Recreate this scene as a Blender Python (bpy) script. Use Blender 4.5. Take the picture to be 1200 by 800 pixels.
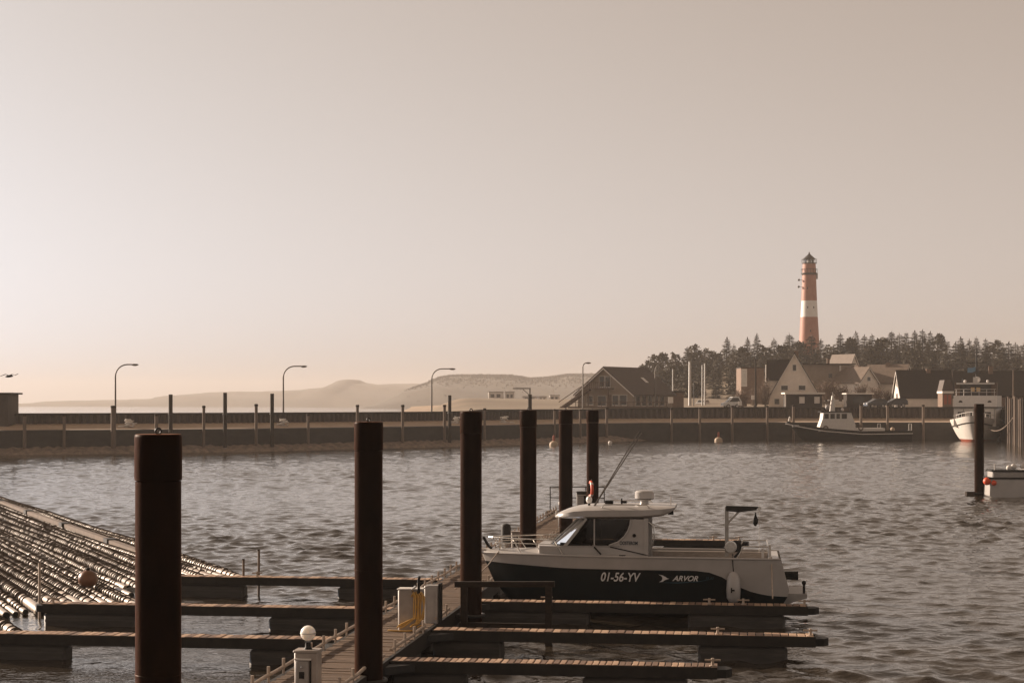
import bpy, bmesh, math, random
import numpy as np
from mathutils import Vector, Matrix
R = math.radians
rnd = random.Random(7)
for o in list(bpy.data.objects): bpy.data.objects.remove(o)
SC = bpy.context.scene
COL = SC.collection
# ---------------------------------------------------------------- camera
CH = 5.2; F = 2000.0; HY = 472.0
cam_d = bpy.data.cameras.new('camera'); cam = bpy.data.objects.new('camera', cam_d); COL.objects.link(cam)
cam.location = (0, 0, CH); cam.rotation_euler = (R(90), 0, 0)
cam_d.sensor_width = 36; cam_d.lens = 36*F/1200; cam_d.shift_y = (HY-400)/1200
cam_d.clip_start = .2; cam_d.clip_end = 12000
SC.camera = cam
# ---------------------------------------------------------------- world and sun
SUN_EL, SUN_AZ = 17.0, -56.0          # azimuth from the view direction, left is negative
w = bpy.data.worlds.new('World'); SC.world = w; w.use_nodes = True
nt = w.node_tree; nt.nodes.clear()
sky = nt.nodes.new('ShaderNodeTexSky'); sky.sky_type = 'NISHITA'; sky.sun_disc = False
sky.sun_elevation = R(SUN_EL); sky.sun_rotation = R(SUN_AZ)
sky.air_density = 1.0; sky.dust_density = 1.5; sky.ozone_density = .3; sky.altitude = 0
# dusty warm air: brightness of the physical sky, reddening as it gets dimmer
bw = nt.nodes.new('ShaderNodeRGBToBW'); cc = nt.nodes.new('ShaderNodeCombineColor'); nt.links.new(sky.outputs[0], bw.inputs[0])
for ch, (ex, k) in enumerate(((.56,.78),(.71,.715),(.88,.685))):
    d = nt.nodes.new('ShaderNodeMath'); d.operation = 'DIVIDE'; d.inputs[1].default_value = 6.2
    p_ = nt.nodes.new('ShaderNodeMath'); p_.operation = 'POWER'; p_.inputs[1].default_value = ex
    m_ = nt.nodes.new('ShaderNodeMath'); m_.operation = 'MULTIPLY'; m_.inputs[1].default_value = 6.2*k
    nt.links.new(bw.outputs[0], d.inputs[0]); nt.links.new(d.outputs[0], p_.inputs[0]); nt.links.new(p_.outputs[0], m_.inputs[0]); nt.links.new(m_.outputs[0], cc.inputs[ch])
bg = nt.nodes.new('ShaderNodeBackground'); bg.inputs[1].default_value = .079
wo = nt.nodes.new('ShaderNodeOutputWorld')
nt.links.new(cc.outputs[0], bg.inputs[0]); nt.links.new(bg.outputs[0], wo.inputs[0])
sl = bpy.data.lights.new('sun', 'SUN'); sl.energy = 5.0; sl.angle = R(.6); sl.color = (1, .80, .62)
so = bpy.data.objects.new('sun', sl); COL.objects.link(so)
sdir = Vector((math.sin(R(SUN_AZ))*math.cos(R(SUN_EL)), math.cos(R(SUN_AZ))*math.cos(R(SUN_EL)), math.sin(R(SUN_EL))))
so.rotation_euler = sdir.to_track_quat('Z', 'Y').to_euler(); so.location = (-60, 40, 60)
vs = SC.view_settings; vs.view_transform = 'Standard'; vs.look = 'None'; vs.exposure = .9; vs.gamma = 1
SC.render.engine = 'CYCLES'; SC.cycles.use_denoising = True
SC.cycles.volume_bounces = 1; SC.cycles.max_bounces = 8; SC.cycles.transparent_max_bounces = 12
HAZE = .00023

# ---------------------------------------------------------------- helpers
def Wp(px, py, Y): return Vector(((px-600)*Y/F, Y, CH-(py-HY)*Y/F))
def Xp(px, Y): return (px-600)*Y/F
def Zp(py, Y): return CH-(py-HY)*Y/F
MATS = {}
def mat(name, c1, c2=None, scale=4.0, rough=.7, metal=0.0, bump=0.0, bscale=None, spec=.5, stretch=(1,1,1), emit=None, detail=5):
    if name in MATS: return MATS[name]
    m = bpy.data.materials.new(name); m.use_nodes = True; n = m.node_tree
    b = n.nodes['Principled BSDF']
    b.inputs['Roughness'].default_value = rough; b.inputs['Metallic'].default_value = metal
    b.inputs['Specular IOR Level'].default_value = spec
    c2 = c2 or tuple(x*.8 for x in c1)
    tc = n.nodes.new('ShaderNodeTexCoord'); mp = n.nodes.new('ShaderNodeMapping'); mp.inputs['Scale'].default_value = stretch
    n.links.new(tc.outputs['Object'], mp.inputs[0])
    no = n.nodes.new('ShaderNodeTexNoise'); no.inputs['Scale'].default_value = scale; no.inputs['Detail'].default_value = detail
    no.inputs['Roughness'].default_value = .62
    n.links.new(mp.outputs[0], no.inputs['Vector'])
    rp = n.nodes.new('ShaderNodeValToRGB'); rp.color_ramp.elements[0].position = .34; rp.color_ramp.elements[1].position = .66
    rp.color_ramp.elements[0].color = (*c1, 1); rp.color_ramp.elements[1].color = (*c2, 1)
    n.links.new(no.outputs['Fac'], rp.inputs[0]); n.links.new(rp.outputs[0], b.inputs['Base Color'])
    if bump:
        n2 = n.nodes.new('ShaderNodeTexNoise'); n2.inputs['Scale'].default_value = bscale or scale*5; n2.inputs['Detail'].default_value = 4
        n.links.new(mp.outputs[0], n2.inputs['Vector'])
        bp = n.nodes.new('ShaderNodeBump'); bp.inputs['Strength'].default_value = bump; bp.inputs['Distance'].default_value = .03
        n.links.new(n2.outputs['Fac'], bp.inputs['Height']); n.links.new(bp.outputs[0], b.inputs['Normal'])
    if emit: b.inputs['Emission Color'].default_value = (*emit[0], 1); b.inputs['Emission Strength'].default_value = emit[1]
    MATS[name] = m
    return m

class MB:
    def __init__(s): s.v = []; s.f = []
    def add(s, vs, fs):
        k = len(s.v); s.v += [tuple(p) for p in vs]; s.f += [tuple(i+k for i in f) for f in fs]; return s
    def box(s, x0, x1, y0, y1, z0, z1):
        return s.add([(x0,y0,z0),(x1,y0,z0),(x1,y1,z0),(x0,y1,z0),(x0,y0,z1),(x1,y0,z1),(x1,y1,z1),(x0,y1,z1)],
                     [(0,3,2,1),(4,5,6,7),(0,1,5,4),(1,2,6,5),(2,3,7,6),(3,0,4,7)])
    def rbox(s, x0, x1, y0, y1, z0, z1, r=.02):
        # box with chamfered vertical and top edges
        P = lambda d: [(x0+d,y0),(x1-d,y0),(x1,y0+d),(x1,y1-d),(x1-d,y1),(x0+d,y1),(x0,y1-d),(x0,y0+d)]
        base = P(r); top = [(min(max(x,x0+r),x1-r), min(max(y,y0+r),y1-r)) for x, y in base]
        vs = [(x,y,z0) for x,y in base]+[(x,y,z1-r) for x,y in base]+[(x,y,z1) for x,y in top]
        fs = [tuple(range(7,-1,-1)), tuple(range(16,24))]
        for k in range(2):
            for i in range(8): fs.append((k*8+i, k*8+(i+1)%8, (k+1)*8+(i+1)%8, (k+1)*8+i))
        return s.add(vs, fs)
    def beam(s, p, q, wd, ht):
        p, q = Vector(p), Vector(q); d = (q-p).normalized()
        up = Vector((0,0,1)) if abs(d.z) < .95 else Vector((0,1,0))
        a = d.cross(up).normalized(); b = a.cross(d).normalized(); a *= wd/2; b *= ht/2
        return s.add([p-a-b,p+a-b,p+a+b,p-a+b,q-a-b,q+a-b,q+a+b,q-a+b], [(0,1,2,3),(7,6,5,4),(0,4,5,1),(1,5,6,2),(2,6,7,3),(3,7,4,0)])
    def tube(s, pts, r, n=8, cap=True):
        pts = [Vector(p) for p in pts]; rs = r if isinstance(r, (list, tuple)) else [r]*len(pts)
        t0 = (pts[1]-pts[0]).normalized()
        a = t0.cross(Vector((0,0,1)) if abs(t0.z) < .9 else Vector((1,0,0))).normalized()
        vs = []; fs = []
        for i, p in enumerate(pts):
            t = (pts[min(i+1,len(pts)-1)]-pts[max(i-1,0)])
            t = t.normalized() if t.length > 1e-9 else t0
            a = (a-t*a.dot(t)).normalized(); b = t.cross(a)
            vs += [p+(a*math.cos(2*math.pi*k/n)+b*math.sin(2*math.pi*k/n))*rs[i] for k in range(n)]
        for i in range(len(pts)-1):
            for k in range(n): fs.append((i*n+k, i*n+(k+1)%n, (i+1)*n+(k+1)%n, (i+1)*n+k))
        if cap: fs += [tuple(range(n-1,-1,-1)), tuple(range((len(pts)-1)*n, len(pts)*n))]
        return s.add(vs, fs)
    def lathe(s, prof, c=(0,0,0), n=20, cap=True):
        vs = []; fs = []
        for r, z in prof: vs += [(c[0]+r*math.cos(2*math.pi*k/n), c[1]+r*math.sin(2*math.pi*k/n), c[2]+z) for k in range(n)]
        m = len(prof)
        for i in range(m-1):
            for k in range(n): fs.append((i*n+k, i*n+(k+1)%n, (i+1)*n+(k+1)%n, (i+1)*n+k))
        if cap: fs += [tuple(range(n-1,-1,-1)), tuple(range((m-1)*n, m*n))]
        return s.add(vs, fs)
    def sphere(s, c, r, n=14, m=9, sq=(1,1,1)):
        c = Vector(c); vs = []; fs = []
        for i in range(m+1):
            th = math.pi*i/m; rr = max(math.sin(th), 1e-3)
            vs += [c+Vector((sq[0]*r*rr*math.cos(2*math.pi*k/n), sq[1]*r*rr*math.sin(2*math.pi*k/n), -sq[2]*r*math.cos(th))) for k in range(n)]
        for i in range(m):
            for k in range(n): fs.append((i*n+k, i*n+(k+1)%n, (i+1)*n+(k+1)%n, (i+1)*n+k))
        fs += [tuple(range(n-1,-1,-1)), tuple(range(m*n, (m+1)*n))]
        return s.add(vs, fs)
    def torus(s, c, Rr, r, axis='y', n=20, m=8):
        pts = []
        vs = []; fs = []
        for i in range(n):
            a = 2*math.pi*i/n
            for k in range(m):
                b = 2*math.pi*k/m; q = Rr+r*math.cos(b); h = r*math.sin(b)
                p = {'y': (q*math.cos(a), h, q*math.sin(a)), 'z': (q*math.cos(a), q*math.sin(a), h), 'x': (h, q*math.cos(a), q*math.sin(a))}[axis]
                vs.append((c[0]+p[0], c[1]+p[1], c[2]+p[2]))
        for i in range(n):
            for k in range(m): fs.append((i*m+k, ((i+1)%n)*m+k, ((i+1)%n)*m+(k+1)%m, i*m+(k+1)%m))
        return s.add(vs, fs)
    def prism(s, poly, a0, a1, plane='xz'):
        f = {'xz': lambda p,a: (p[0],a,p[1]), 'yz': lambda p,a: (a,p[0],p[1]), 'xy': lambda p,a: (p[0],p[1],a)}[plane]
        n = len(poly)
        return s.add([f(p,a0) for p in poly]+[f(p,a1) for p in poly],
                     [tuple(range(n)), tuple(range(2*n-1,n-1,-1))]+[(i,(i+1)%n,n+(i+1)%n,n+i) for i in range(n)])
    def mesh(s, name, m, sharp=40):
        me = bpy.data.meshes.new(name); bm = bmesh.new()
        bv = [bm.verts.new(v) for v in s.v]
        for f in s.f:
            try: bm.faces.new([bv[i] for i in f])
            except ValueError: pass
        bmesh.ops.recalc_face_normals(bm, faces=bm.faces)
        bm.to_mesh(me); bm.free()
        if m: me.materials.append(m)
        if sharp is not None:
            me.polygons.foreach_set('use_smooth', [True]*len(me.polygons)); me.set_sharp_from_angle(angle=R(sharp))
        return me
    def build(s, name, m, parent=None, sharp=40, loc=(0,0,0), rz=0):
        return obj(name, s.mesh(name, m, sharp), parent, loc, rz)
def obj(name, me, parent=None, loc=(0,0,0), rz=0):
    o = bpy.data.objects.new(name, me); COL.objects.link(o); o.location = loc; o.rotation_euler = (0,0,rz)
    if parent: o.parent = parent
    return o
def tag(o, label, cat, group=None, kind=None):
    if label: o['label'] = label
    if cat: o['category'] = cat
    if group: o['group'] = group
    if kind: o['kind'] = kind
    return o
def thing(name, label, cat, loc=(0,0,0), rz=0, group=None):
    return tag(obj(name, None, None, loc, rz), label, cat, group)
def copy_tree(o, parent=None, loc=None, rz=None, label=None):
    c = o.copy(); COL.objects.link(c); c.parent = parent
    if loc is not None: c.location = loc
    if rz is not None: c.rotation_euler = (0,0,rz)
    if label: c['label'] = label
    for ch in [x for x in o.children]: copy_tree(ch, c)
    return c
def npmesh(name, V, Q, m, smooth=True):
    me = bpy.data.meshes.new(name); V = np.asarray(V, np.float32); Q = np.asarray(Q, np.int32); k = Q.shape[1]
    me.vertices.add(len(V)); me.vertices.foreach_set('co', V.ravel())
    me.loops.add(Q.size); me.loops.foreach_set('vertex_index', Q.ravel())
    me.polygons.add(len(Q)); me.polygons.foreach_set('loop_start', np.arange(0, Q.size, k, dtype=np.int32))
    me.update(calc_edges=True)
    if smooth: me.polygons.foreach_set('use_smooth', np.ones(len(Q), bool))
    me.materials.append(m); me.validate(); return me
def grid_faces(nr, nc):
    i = np.arange(nr*nc).reshape(nr, nc)
    return np.stack([i[:-1,:-1], i[:-1,1:], i[1:,1:], i[1:,:-1]], -1).reshape(-1, 4)
ORD = ['first','second','third','fourth','fifth','sixth','seventh','eighth','ninth','tenth','eleventh','twelfth','thirteenth','fourteenth',
       'fifteenth','sixteenth','seventeenth','eighteenth','nineteenth','twentieth','twenty-first','twenty-second','twenty-third','twenty-fourth',
       'twenty-fifth','twenty-sixth','twenty-seventh','twenty-eighth','twenty-ninth','thirtieth','thirty-first','thirty-second','thirty-third','thirty-fourth']
def text_mesh(name, body, height, m, shear=0, width=None, bold=0.0, depth=.002):
    c = bpy.data.curves.new(name, 'FONT'); c.body = body; c.size = height/.7; c.shear = shear; c.offset = bold; c.extrude = depth
    c.align_x = 'CENTER'; c.align_y = 'CENTER'
    o = bpy.data.objects.new(name, c); COL.objects.link(o)
    dg = bpy.context.evaluated_depsgraph_get(); me = bpy.data.meshes.new_from_object(o.evaluated_get(dg))
    bpy.data.objects.remove(o); me.name = name
    if width:
        xs = [v.co.x for v in me.vertices]; k = width/(max(xs)-min(xs))
        for v in me.vertices: v.co.x *= k
    me.materials.clear(); me.materials.append(m)
    return me

# ---------------------------------------------------------------- materials
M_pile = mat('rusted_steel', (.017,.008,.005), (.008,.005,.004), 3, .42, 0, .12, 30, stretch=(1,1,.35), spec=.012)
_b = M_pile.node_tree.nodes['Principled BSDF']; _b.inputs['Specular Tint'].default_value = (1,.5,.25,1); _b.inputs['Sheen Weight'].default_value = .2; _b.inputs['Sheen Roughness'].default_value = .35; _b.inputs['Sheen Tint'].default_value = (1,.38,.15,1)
M_darksteel = mat('dark_steel', (.018,.018,.018), (.03,.027,.024), 6, .55, .0, .1, spec=.3)
M_galv = mat('galvanised', (.42,.40,.37), (.30,.28,.26), 8, .45, .6, .05)
M_deck = mat('deck_wood', (.14,.082,.042), (.07,.041,.022), 2.2, .8, 0, .5, 25, stretch=(1,6,1))
M_fwood = mat('finger_wood', (.38,.24,.155), (.24,.15,.095), 7, .72, 0, .35, 30)
M_beam = mat('finger_beam', (.028,.024,.02), (.016,.014,.012), 5, .6, 0, .1, spec=.25)
M_float = mat('float_plastic', (.06,.053,.047), (.028,.025,.022), 2.5, .6, 0, .15, 18, stretch=(.5,1,3))
M_pipewhite = mat('pale_pipe', (.46,.37,.29), (.30,.23,.18), 9, .5)
M_white = mat('gelcoat_white', (.44,.415,.395), (.37,.35,.33), 1.5, .3, 0, .02, 60)
M_hull = mat('hull_dark', (.004,.010,.012), (.003,.007,.009), 3, .3, 0, spec=.2)
M_black = mat('black_rubber', (.008,.008,.008), (.016,.015,.014), 8, .6, spec=.2)
M_chrome = mat('stainless', (.62,.60,.57), (.5,.48,.45), 12, .25, .9)
M_grey = mat('grey_plastic', (.35,.33,.31), (.27,.25,.24), 6, .5)
M_cab = mat('cabinet_grey', (.36,.31,.27), (.28,.24,.21), 5, .55, 0, .05)
M_globe = mat('opal_globe', (.82,.80,.77), (.74,.71,.68), 5, .3)
M_opal = mat('opal_translucent', (.82,.79,.75), (.76,.73,.69), 5, .3)
_b = M_opal.node_tree.nodes['Principled BSDF']; _b.inputs['Subsurface Weight'].default_value = .9; _b.inputs['Subsurface Radius'].default_value = (1,.9,.8); _b.inputs['Subsurface Scale'].default_value = .25
M_letter = mat('letter_white', (.72,.70,.68), (.66,.64,.62), 9, .5)
M_letterblue = mat('letter_dark_blue', (.012,.03,.05), (.02,.035,.05), 9, .5)
M_swoosh = mat('swoosh_teal', (.01,.05,.07), (.012,.06,.085), 9, .5)
M_hose = mat('yellow_hose', (.62,.36,.08), (.45,.25,.06), 14, .45)
M_red = mat('red_orange', (.75,.09,.03), (.6,.07,.02), 8, .5)
M_timber = mat('dark_timber', (.032,.022,.015), (.017,.012,.009), 5, .8, 0, .3, stretch=(1,1,4), spec=.2)
M_tube = mat('float_pipe_plastic', (.40,.32,.25), (.21,.16,.12), 3, .45, 0, .15, 20)
M_rope = mat('dark_rope', (.030,.020,.014), (.075,.050,.034), 20, .85)
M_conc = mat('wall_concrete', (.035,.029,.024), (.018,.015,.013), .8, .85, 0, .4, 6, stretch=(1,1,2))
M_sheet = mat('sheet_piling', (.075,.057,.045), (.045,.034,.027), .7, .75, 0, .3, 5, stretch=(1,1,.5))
M_sand = mat('sand', (.42,.31,.22), (.33,.24,.165), .4, .95, 0, .4, 3)
M_rubble = mat('rubble', (.25,.19,.145), (.11,.085,.068), 1.6, .9, 0, 1.0, 4)
M_post = mat('post_wood', (.16,.115,.085), (.10,.072,.055), 2, .85, 0, .3, 12, stretch=(1,1,.2))
M_lamp = mat('lamp_post', (.14,.12,.10), (.10,.085,.075), 3, .55, .3)
M_grass = mat('dune_grass', (.15,.11,.07), (.22,.165,.105), .06, .95, 0, .6, .5)
M_dune = mat('far_dune', (.060,.050,.040), (.085,.070,.056), .012, .95, 0, .5, .08)
M_wood = mat('far_wood', (.060,.051,.040), (.078,.066,.052), .05, .95)
M_fol = mat('needles_dark', (.042,.034,.019), (.065,.05,.028), .6, .8)
M_fol2 = mat('needles_brown', (.062,.052,.030), (.085,.066,.04), .6, .8)
M_bark = mat('bark', (.07,.05,.035), (.045,.033,.024), 3, .9)
M_twig = mat('bare_twigs', (.15,.10,.07), (.10,.07,.05), 2, .9)
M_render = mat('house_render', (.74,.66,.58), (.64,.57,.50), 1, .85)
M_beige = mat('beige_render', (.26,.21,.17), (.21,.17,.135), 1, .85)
M_reddull = mat('dull_red', (.34,.075,.035), (.27,.06,.03), 6, .6)
M_brick = mat('house_brick', (.19,.125,.09), (.14,.092,.066), 2, .85)
M_roof = mat('dark_roof', (.035,.026,.021), (.02,.016,.014), 1.6, .8, 0, .6, 4, stretch=(3,3,1), spec=.2)
M_roofb = mat('brown_roof', (.06,.04,.03), (.04,.027,.021), 1.6, .7, 0, .6, 4)
M_rooft = mat('pale_roof', (.17,.125,.095), (.13,.095,.07), 1.6, .7, 0, .6, 4)
M_pane = mat('window_dark', (.02,.02,.02), (.03,.028,.025), 4, .12)
M_frame = mat('frame_white', (.68,.64,.59), (.6,.56,.52), 4, .6)
M_balc = mat('balcony_wood', (.11,.07,.048), (.075,.05,.035), 3, .8)
M_lhred = mat('lighthouse_red', (.37,.15,.095), (.32,.125,.08), .8, .6)
M_lhwhite = mat('lighthouse_white', (.74,.71,.67), (.68,.65,.61), .8, .6)
M_carlight = mat('car_white', (.66,.64,.61), None, 3, .25)
M_cardark = mat('car_dark', (.04,.04,.042), None, 3, .2)
M_asph = mat('asphalt', (.09,.078,.066), (.065,.057,.05), 1, .9, 0, .2)
M_buoy = mat('buoy_body', (.45,.34,.24), (.36,.27,.19), 5, .6)
M_ball = mat('orange_ball', (.18,.07,.028), (.11,.045,.02), 5, .4)
M_sign = mat('sign_amber', (.70,.48,.22), (.62,.42,.2), 5, .5)
M_blue = mat('flag_blue', (.12,.22,.32), (.10,.19,.28), 5, .8)
M_tarp = mat('engine_cover', (.03,.028,.027), (.02,.019,.018), 6, .75)
def glass(name, tintc):
    m = bpy.data.materials.new(name); m.use_nodes = True; n = m.node_tree; n.nodes.clear()
    o = n.nodes.new('ShaderNodeOutputMaterial'); mx = n.nodes.new('ShaderNodeMixShader'); fr = n.nodes.new('ShaderNodeFresnel')
    t = n.nodes.new('ShaderNodeBsdfTransparent'); g = n.nodes.new('ShaderNodeBsdfGlossy')
    fr.inputs[0].default_value = 1.5; t.inputs[0].default_value = (*tintc, 1); g.inputs['Roughness'].default_value = .03
    n.links.new(fr.outputs[0], mx.inputs[0]); n.links.new(t.outputs[0], mx.inputs[1]); n.links.new(g.outputs[0], mx.inputs[2]); n.links.new(mx.outputs[0], o.inputs[0])
    return m
M_glass = glass('tinted_glass', (.34,.33,.32))
M_clear = glass('clear_glass', (.85,.85,.83))

# ---------------------------------------------------------------- water
def make_water():
    ys = [9.0]
    while ys[-1] < 262: ys.append(ys[-1]+max(.10, ys[-1]*.0026))
    tail = [262]
    while tail[-1] < 9000: tail.append(tail[-1]*1.25)
    ys = [-900,-300,-100,-40,-10,0,5]+ys+tail[1:]
    xs = list(np.arange(-26, 26.01, .125)); st = .125; r = []; x = 26
    while x < 7000:
        st *= 1.022 if x < 110 else 1.35
        x += st; r.append(x)
    xs = [-q for q in r[::-1]]+xs+r
    ys = np.array(ys); xs = np.array(xs)
    X, Y = np.meshgrid(xs, ys); Z = np.zeros_like(X); DX = np.zeros_like(X); DY = np.zeros_like(X)
    rg = np.random.RandomState(5)
    dx = np.gradient(xs)[None, :]; dy = np.gradient(ys)[:, None]; dd = np.maximum(dx, dy)
    N = 110
    lam = .28*np.exp(rg.rand(N)*math.log(6.2)); ph = rg.rand(N)*6.283; th = R(82)+rg.randn(N)*1.1
    for i in range(N):
        k = 2*math.pi/lam[i]; slope = .041*(1.0 if lam[i] < .9 else .72)
        att = np.clip((lam[i]/dd-2.0)/1.5, 0, 1)
        A = att*slope/k; f = k*(math.cos(th[i])*X+math.sin(th[i])*Y)+ph[i]; cs = A*np.cos(f)
        Z += A*np.sin(f); DX += math.cos(th[i])*cs; DY += math.sin(th[i])*cs
    gust = .8+.35*np.sin(X*.07+.6*np.sin(Y*.05))*np.sin(Y*.09+X*.03)
    calm = 1-.72*np.clip((-3.2-X-(44-Y)*.0)/2, 0, 1)*np.clip((47-Y)/4, 0, 1)
    Z *= gust*calm
    fade = np.clip((Y-6)/10, 0, 1)*np.clip((300-Y)/40, 0, 1); Z *= fade; g2 = 1.3*fade*gust*calm; X = X+DX*g2; Y = Y+DY*g2
    m = bpy.data.materials.new('harbour_water'); m.use_nodes = True; n = m.node_tree; b = n.nodes['Principled BSDF']
    b.inputs['Base Color'].default_value = (.034,.027,.020,1); b.inputs['Roughness'].default_value = .04; b.inputs['IOR'].default_value = 1.333
    tc = n.nodes.new('ShaderNodeTexCoord'); last = None
    for sc, strg, dist in ((5.0, .45, .05),):
        mp = n.nodes.new('ShaderNodeMapping'); mp.inputs['Scale'].default_value = (.8, 1.25, 1); mp.inputs['Rotation'].default_value = (0,0,R(12))
        no = n.nodes.new('ShaderNodeTexNoise'); no.inputs['Scale'].default_value = sc; no.inputs['Detail'].default_value = 2.5
        bp = n.nodes.new('ShaderNodeBump'); bp.inputs['Strength'].default_value = strg; bp.inputs['Distance'].default_value = dist
        n.links.new(tc.outputs['Object'], mp.inputs[0]); n.links.new(mp.outputs[0], no.inputs['Vector']); n.links.new(no.outputs['Fac'], bp.inputs['Height'])
        if last: n.links.new(last.outputs[0], bp.inputs['Normal'])
        last = bp
    n.links.new(last.outputs[0], b.inputs['Normal'])
    V = np.stack([X, Y, Z], -1).reshape(-1, 3)
    tag(obj('water', npmesh('water', V, grid_faces(len(ys), len(xs)), m)), 'rippled harbour water running out to open sea', None, kind='structure')
make_water()

# ---------------------------------------------------------------- harbour wall (runs along the far side of the basin)
WALL = [(-150,118),(-51,170.5),(-27.4,182.5),(-10,200),(0,212),(11.4,228.6),(20,236),(36,242),(60,242),(84,242)]
def wall_path(off, step=1.5):
    P = [Vector((x,y)) for x,y in WALL]; nr = []
    for i in range(len(P)):
        d = (P[min(i+1,len(P)-1)]-P[max(i-1,0)]).normalized(); nr.append(Vector((-d.y, d.x)))
    out = []
    for i in range(len(P)-1):
        k = max(1, int((P[i+1]-P[i]).length/step))
        for j in range(k):
            t = j/k; n = nr[i].lerp(nr[i+1], t).normalized(); out.append((P[i].lerp(P[i+1], t)+n*off, n))
    out.append((P[-1]+nr[-1]*off, nr[-1]))
    return out
def on_wall(px, off):
    best = min(wall_path(off, .05), key=lambda q: abs(600+F*q[0].x/q[0].y-px))
    return best[0]
def ztop(x): return 4.05+.5*min(1, max(0, (x+10)/40))
hw = thing('harbour_wall', 'long dark two-step sheet-piled wall across the far side of the harbour', 'wall', (0,200,0))
def strip(name, rows, m, parent=hw, step=1.5, jit=0):
    """rows: list of (offset, z or function of x)"""
    cols = [wall_path(o_, step) for o_, z in rows]; vs = []; fs = []
    n = len(cols[0]); k = len(rows)
    for i in range(n):
        for j in range(k):
            p = cols[j][i][0]; z = rows[j][1]; z = z(p.x) if callable(z) else z
            vs.append((p.x+rnd.uniform(-jit,jit), p.y-200+rnd.uniform(-jit,jit), z+rnd.uniform(-jit,jit)))
    for i in range(n-1):
        for j in range(k-1): fs.append((i*k+j, (i+1)*k+j, (i+1)*k+j+1, i*k+j+1))
    return MB().add(vs, fs).build(name, m, parent, 30)
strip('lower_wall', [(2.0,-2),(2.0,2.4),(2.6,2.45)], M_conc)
strip('ledge', [(2.55,2.44),(4.2,2.62),(8.2,3.0)], M_sand)
_rb = lambda z: (lambda x: z-1.2*min(1,max(0,(x-14)/8)))
strip('rubble_toe', [(-1.2,_rb(-.8)),(-.1,_rb(.02)),(.8,_rb(.36)),(2.1,_rb(.72))], M_rubble, step=.5, jit=.10)
# upper wall, corrugated like sheet piling
def sheet():
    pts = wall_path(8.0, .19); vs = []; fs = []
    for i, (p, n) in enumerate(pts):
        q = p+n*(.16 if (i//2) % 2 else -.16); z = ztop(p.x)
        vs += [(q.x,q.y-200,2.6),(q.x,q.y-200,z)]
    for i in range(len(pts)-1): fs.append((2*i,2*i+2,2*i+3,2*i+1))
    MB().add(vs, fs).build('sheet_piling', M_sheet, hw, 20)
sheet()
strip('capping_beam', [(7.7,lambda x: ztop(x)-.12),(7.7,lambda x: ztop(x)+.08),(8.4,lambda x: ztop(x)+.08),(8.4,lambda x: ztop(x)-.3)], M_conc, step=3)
# land behind the wall: a narrow road on the mole to the left, the harbour quarter to the right
def smooth(a, b, x):
    t = np.clip((x-a)/(b-a), 0, 1); return t*t*(3-2*t)
def land_z(X, Y):
    X = np.asarray(X, float); Y = np.asarray(Y, float)
    base = 4.35+0*X
    base = base+smooth(300, 360, Y)*1.2+smooth(340, 460, Y)*smooth(10, 60, X-(Y-340)*.05)*8
    base = base+smooth(250, 330, Y)*smooth(30, -20, X)*.8
    base = base+.35*np.sin(X*.11+Y*.03)*smooth(300, 380, Y)
    shore = smooth(-26, -4, X-(Y-230)*(-.035))
    return -1.5+shore*(base+1.5)
def make_land():
    pth = wall_path(8.25, 1.5)
    xs0 = np.array([p[0].x for p in pth]); ys0 = np.array([p[0].y for p in pth])
    xs = np.concatenate([np.linspace(-70, 90, 130), np.linspace(93, 700, 60)])
    y0 = np.interp(xs, xs0, ys0); t = np.concatenate([[0], np.geomspace(.002, 1, 90)])
    Y = y0[None,:]+(900-y0[None,:])*t[:,None]; X = np.repeat(xs[None,:], len(t), 0)
    Z = land_z(X, Y)
    road = np.interp(Y-y0[None,:], [0, 10, 16], [1, 1, 0]); Z = np.maximum(Z, road*np.minimum(ztop_v(xs)[None,:]-.55, 3.7)+(1-road)*-1.5)
    tag(obj('land', npmesh('land', np.stack([X,Y,Z], -1).reshape(-1,3), grid_faces(len(t), len(xs)), M_grass)), 'grassy and sandy ground behind the harbour wall', None, kind='structure')
def ztop_v(x): return 4.05+.5*np.clip((x+10)/40, 0, 1)
make_land()
def ground(x, y): return max(float(land_z(x, y)), 0)
# road strip of pale sand near the restaurant
def sand_patch(name, label, poly, z0):
    me = MB(); n = len(poly); me.add([(x,y,ground(x,y)+.03) for x,y in poly], [tuple(range(n))])
    tag(me.build(name, M_asph), label, None, kind='structure')
# right-hand quay running towards the camera
RQ = [(69.5,243),(63.2,214),(57.6,189),(52.5,158),(42,98)]
q = thing('quay_wall', 'dark quay wall with tall timber fender piles at the right edge', 'wall', (61,214,0))
mb = MB(); vs = []; fs = []
for i,(x,y) in enumerate(RQ): vs += [(x-61,y-214,-2),(x-61,y-214,4.3),(x+40-61,y-214,4.3)]
for i in range(len(RQ)-1): fs += [(3*i,3*i+3,3*i+4,3*i+1),(3*i+1,3*i+4,3*i+5,3*i+2)]
mb.add(vs, fs).build('quay_face', M_conc, q)
for k in range(26):
    t = k*3.1; y = 226-t
    x = np.interp(y, [p[1] for p in RQ[::-1]], [p[0] for p in RQ[::-1]])-.28
    h = 5.9+rnd.uniform(-.25,.25)
    MB().tube([(x-61,y-214,-2),(x-61+rnd.uniform(-.06,.06),y-214,h)], [.19,.16], 8).build('fender_pile', M_post if k % 3 else M_timber, q)

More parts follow.
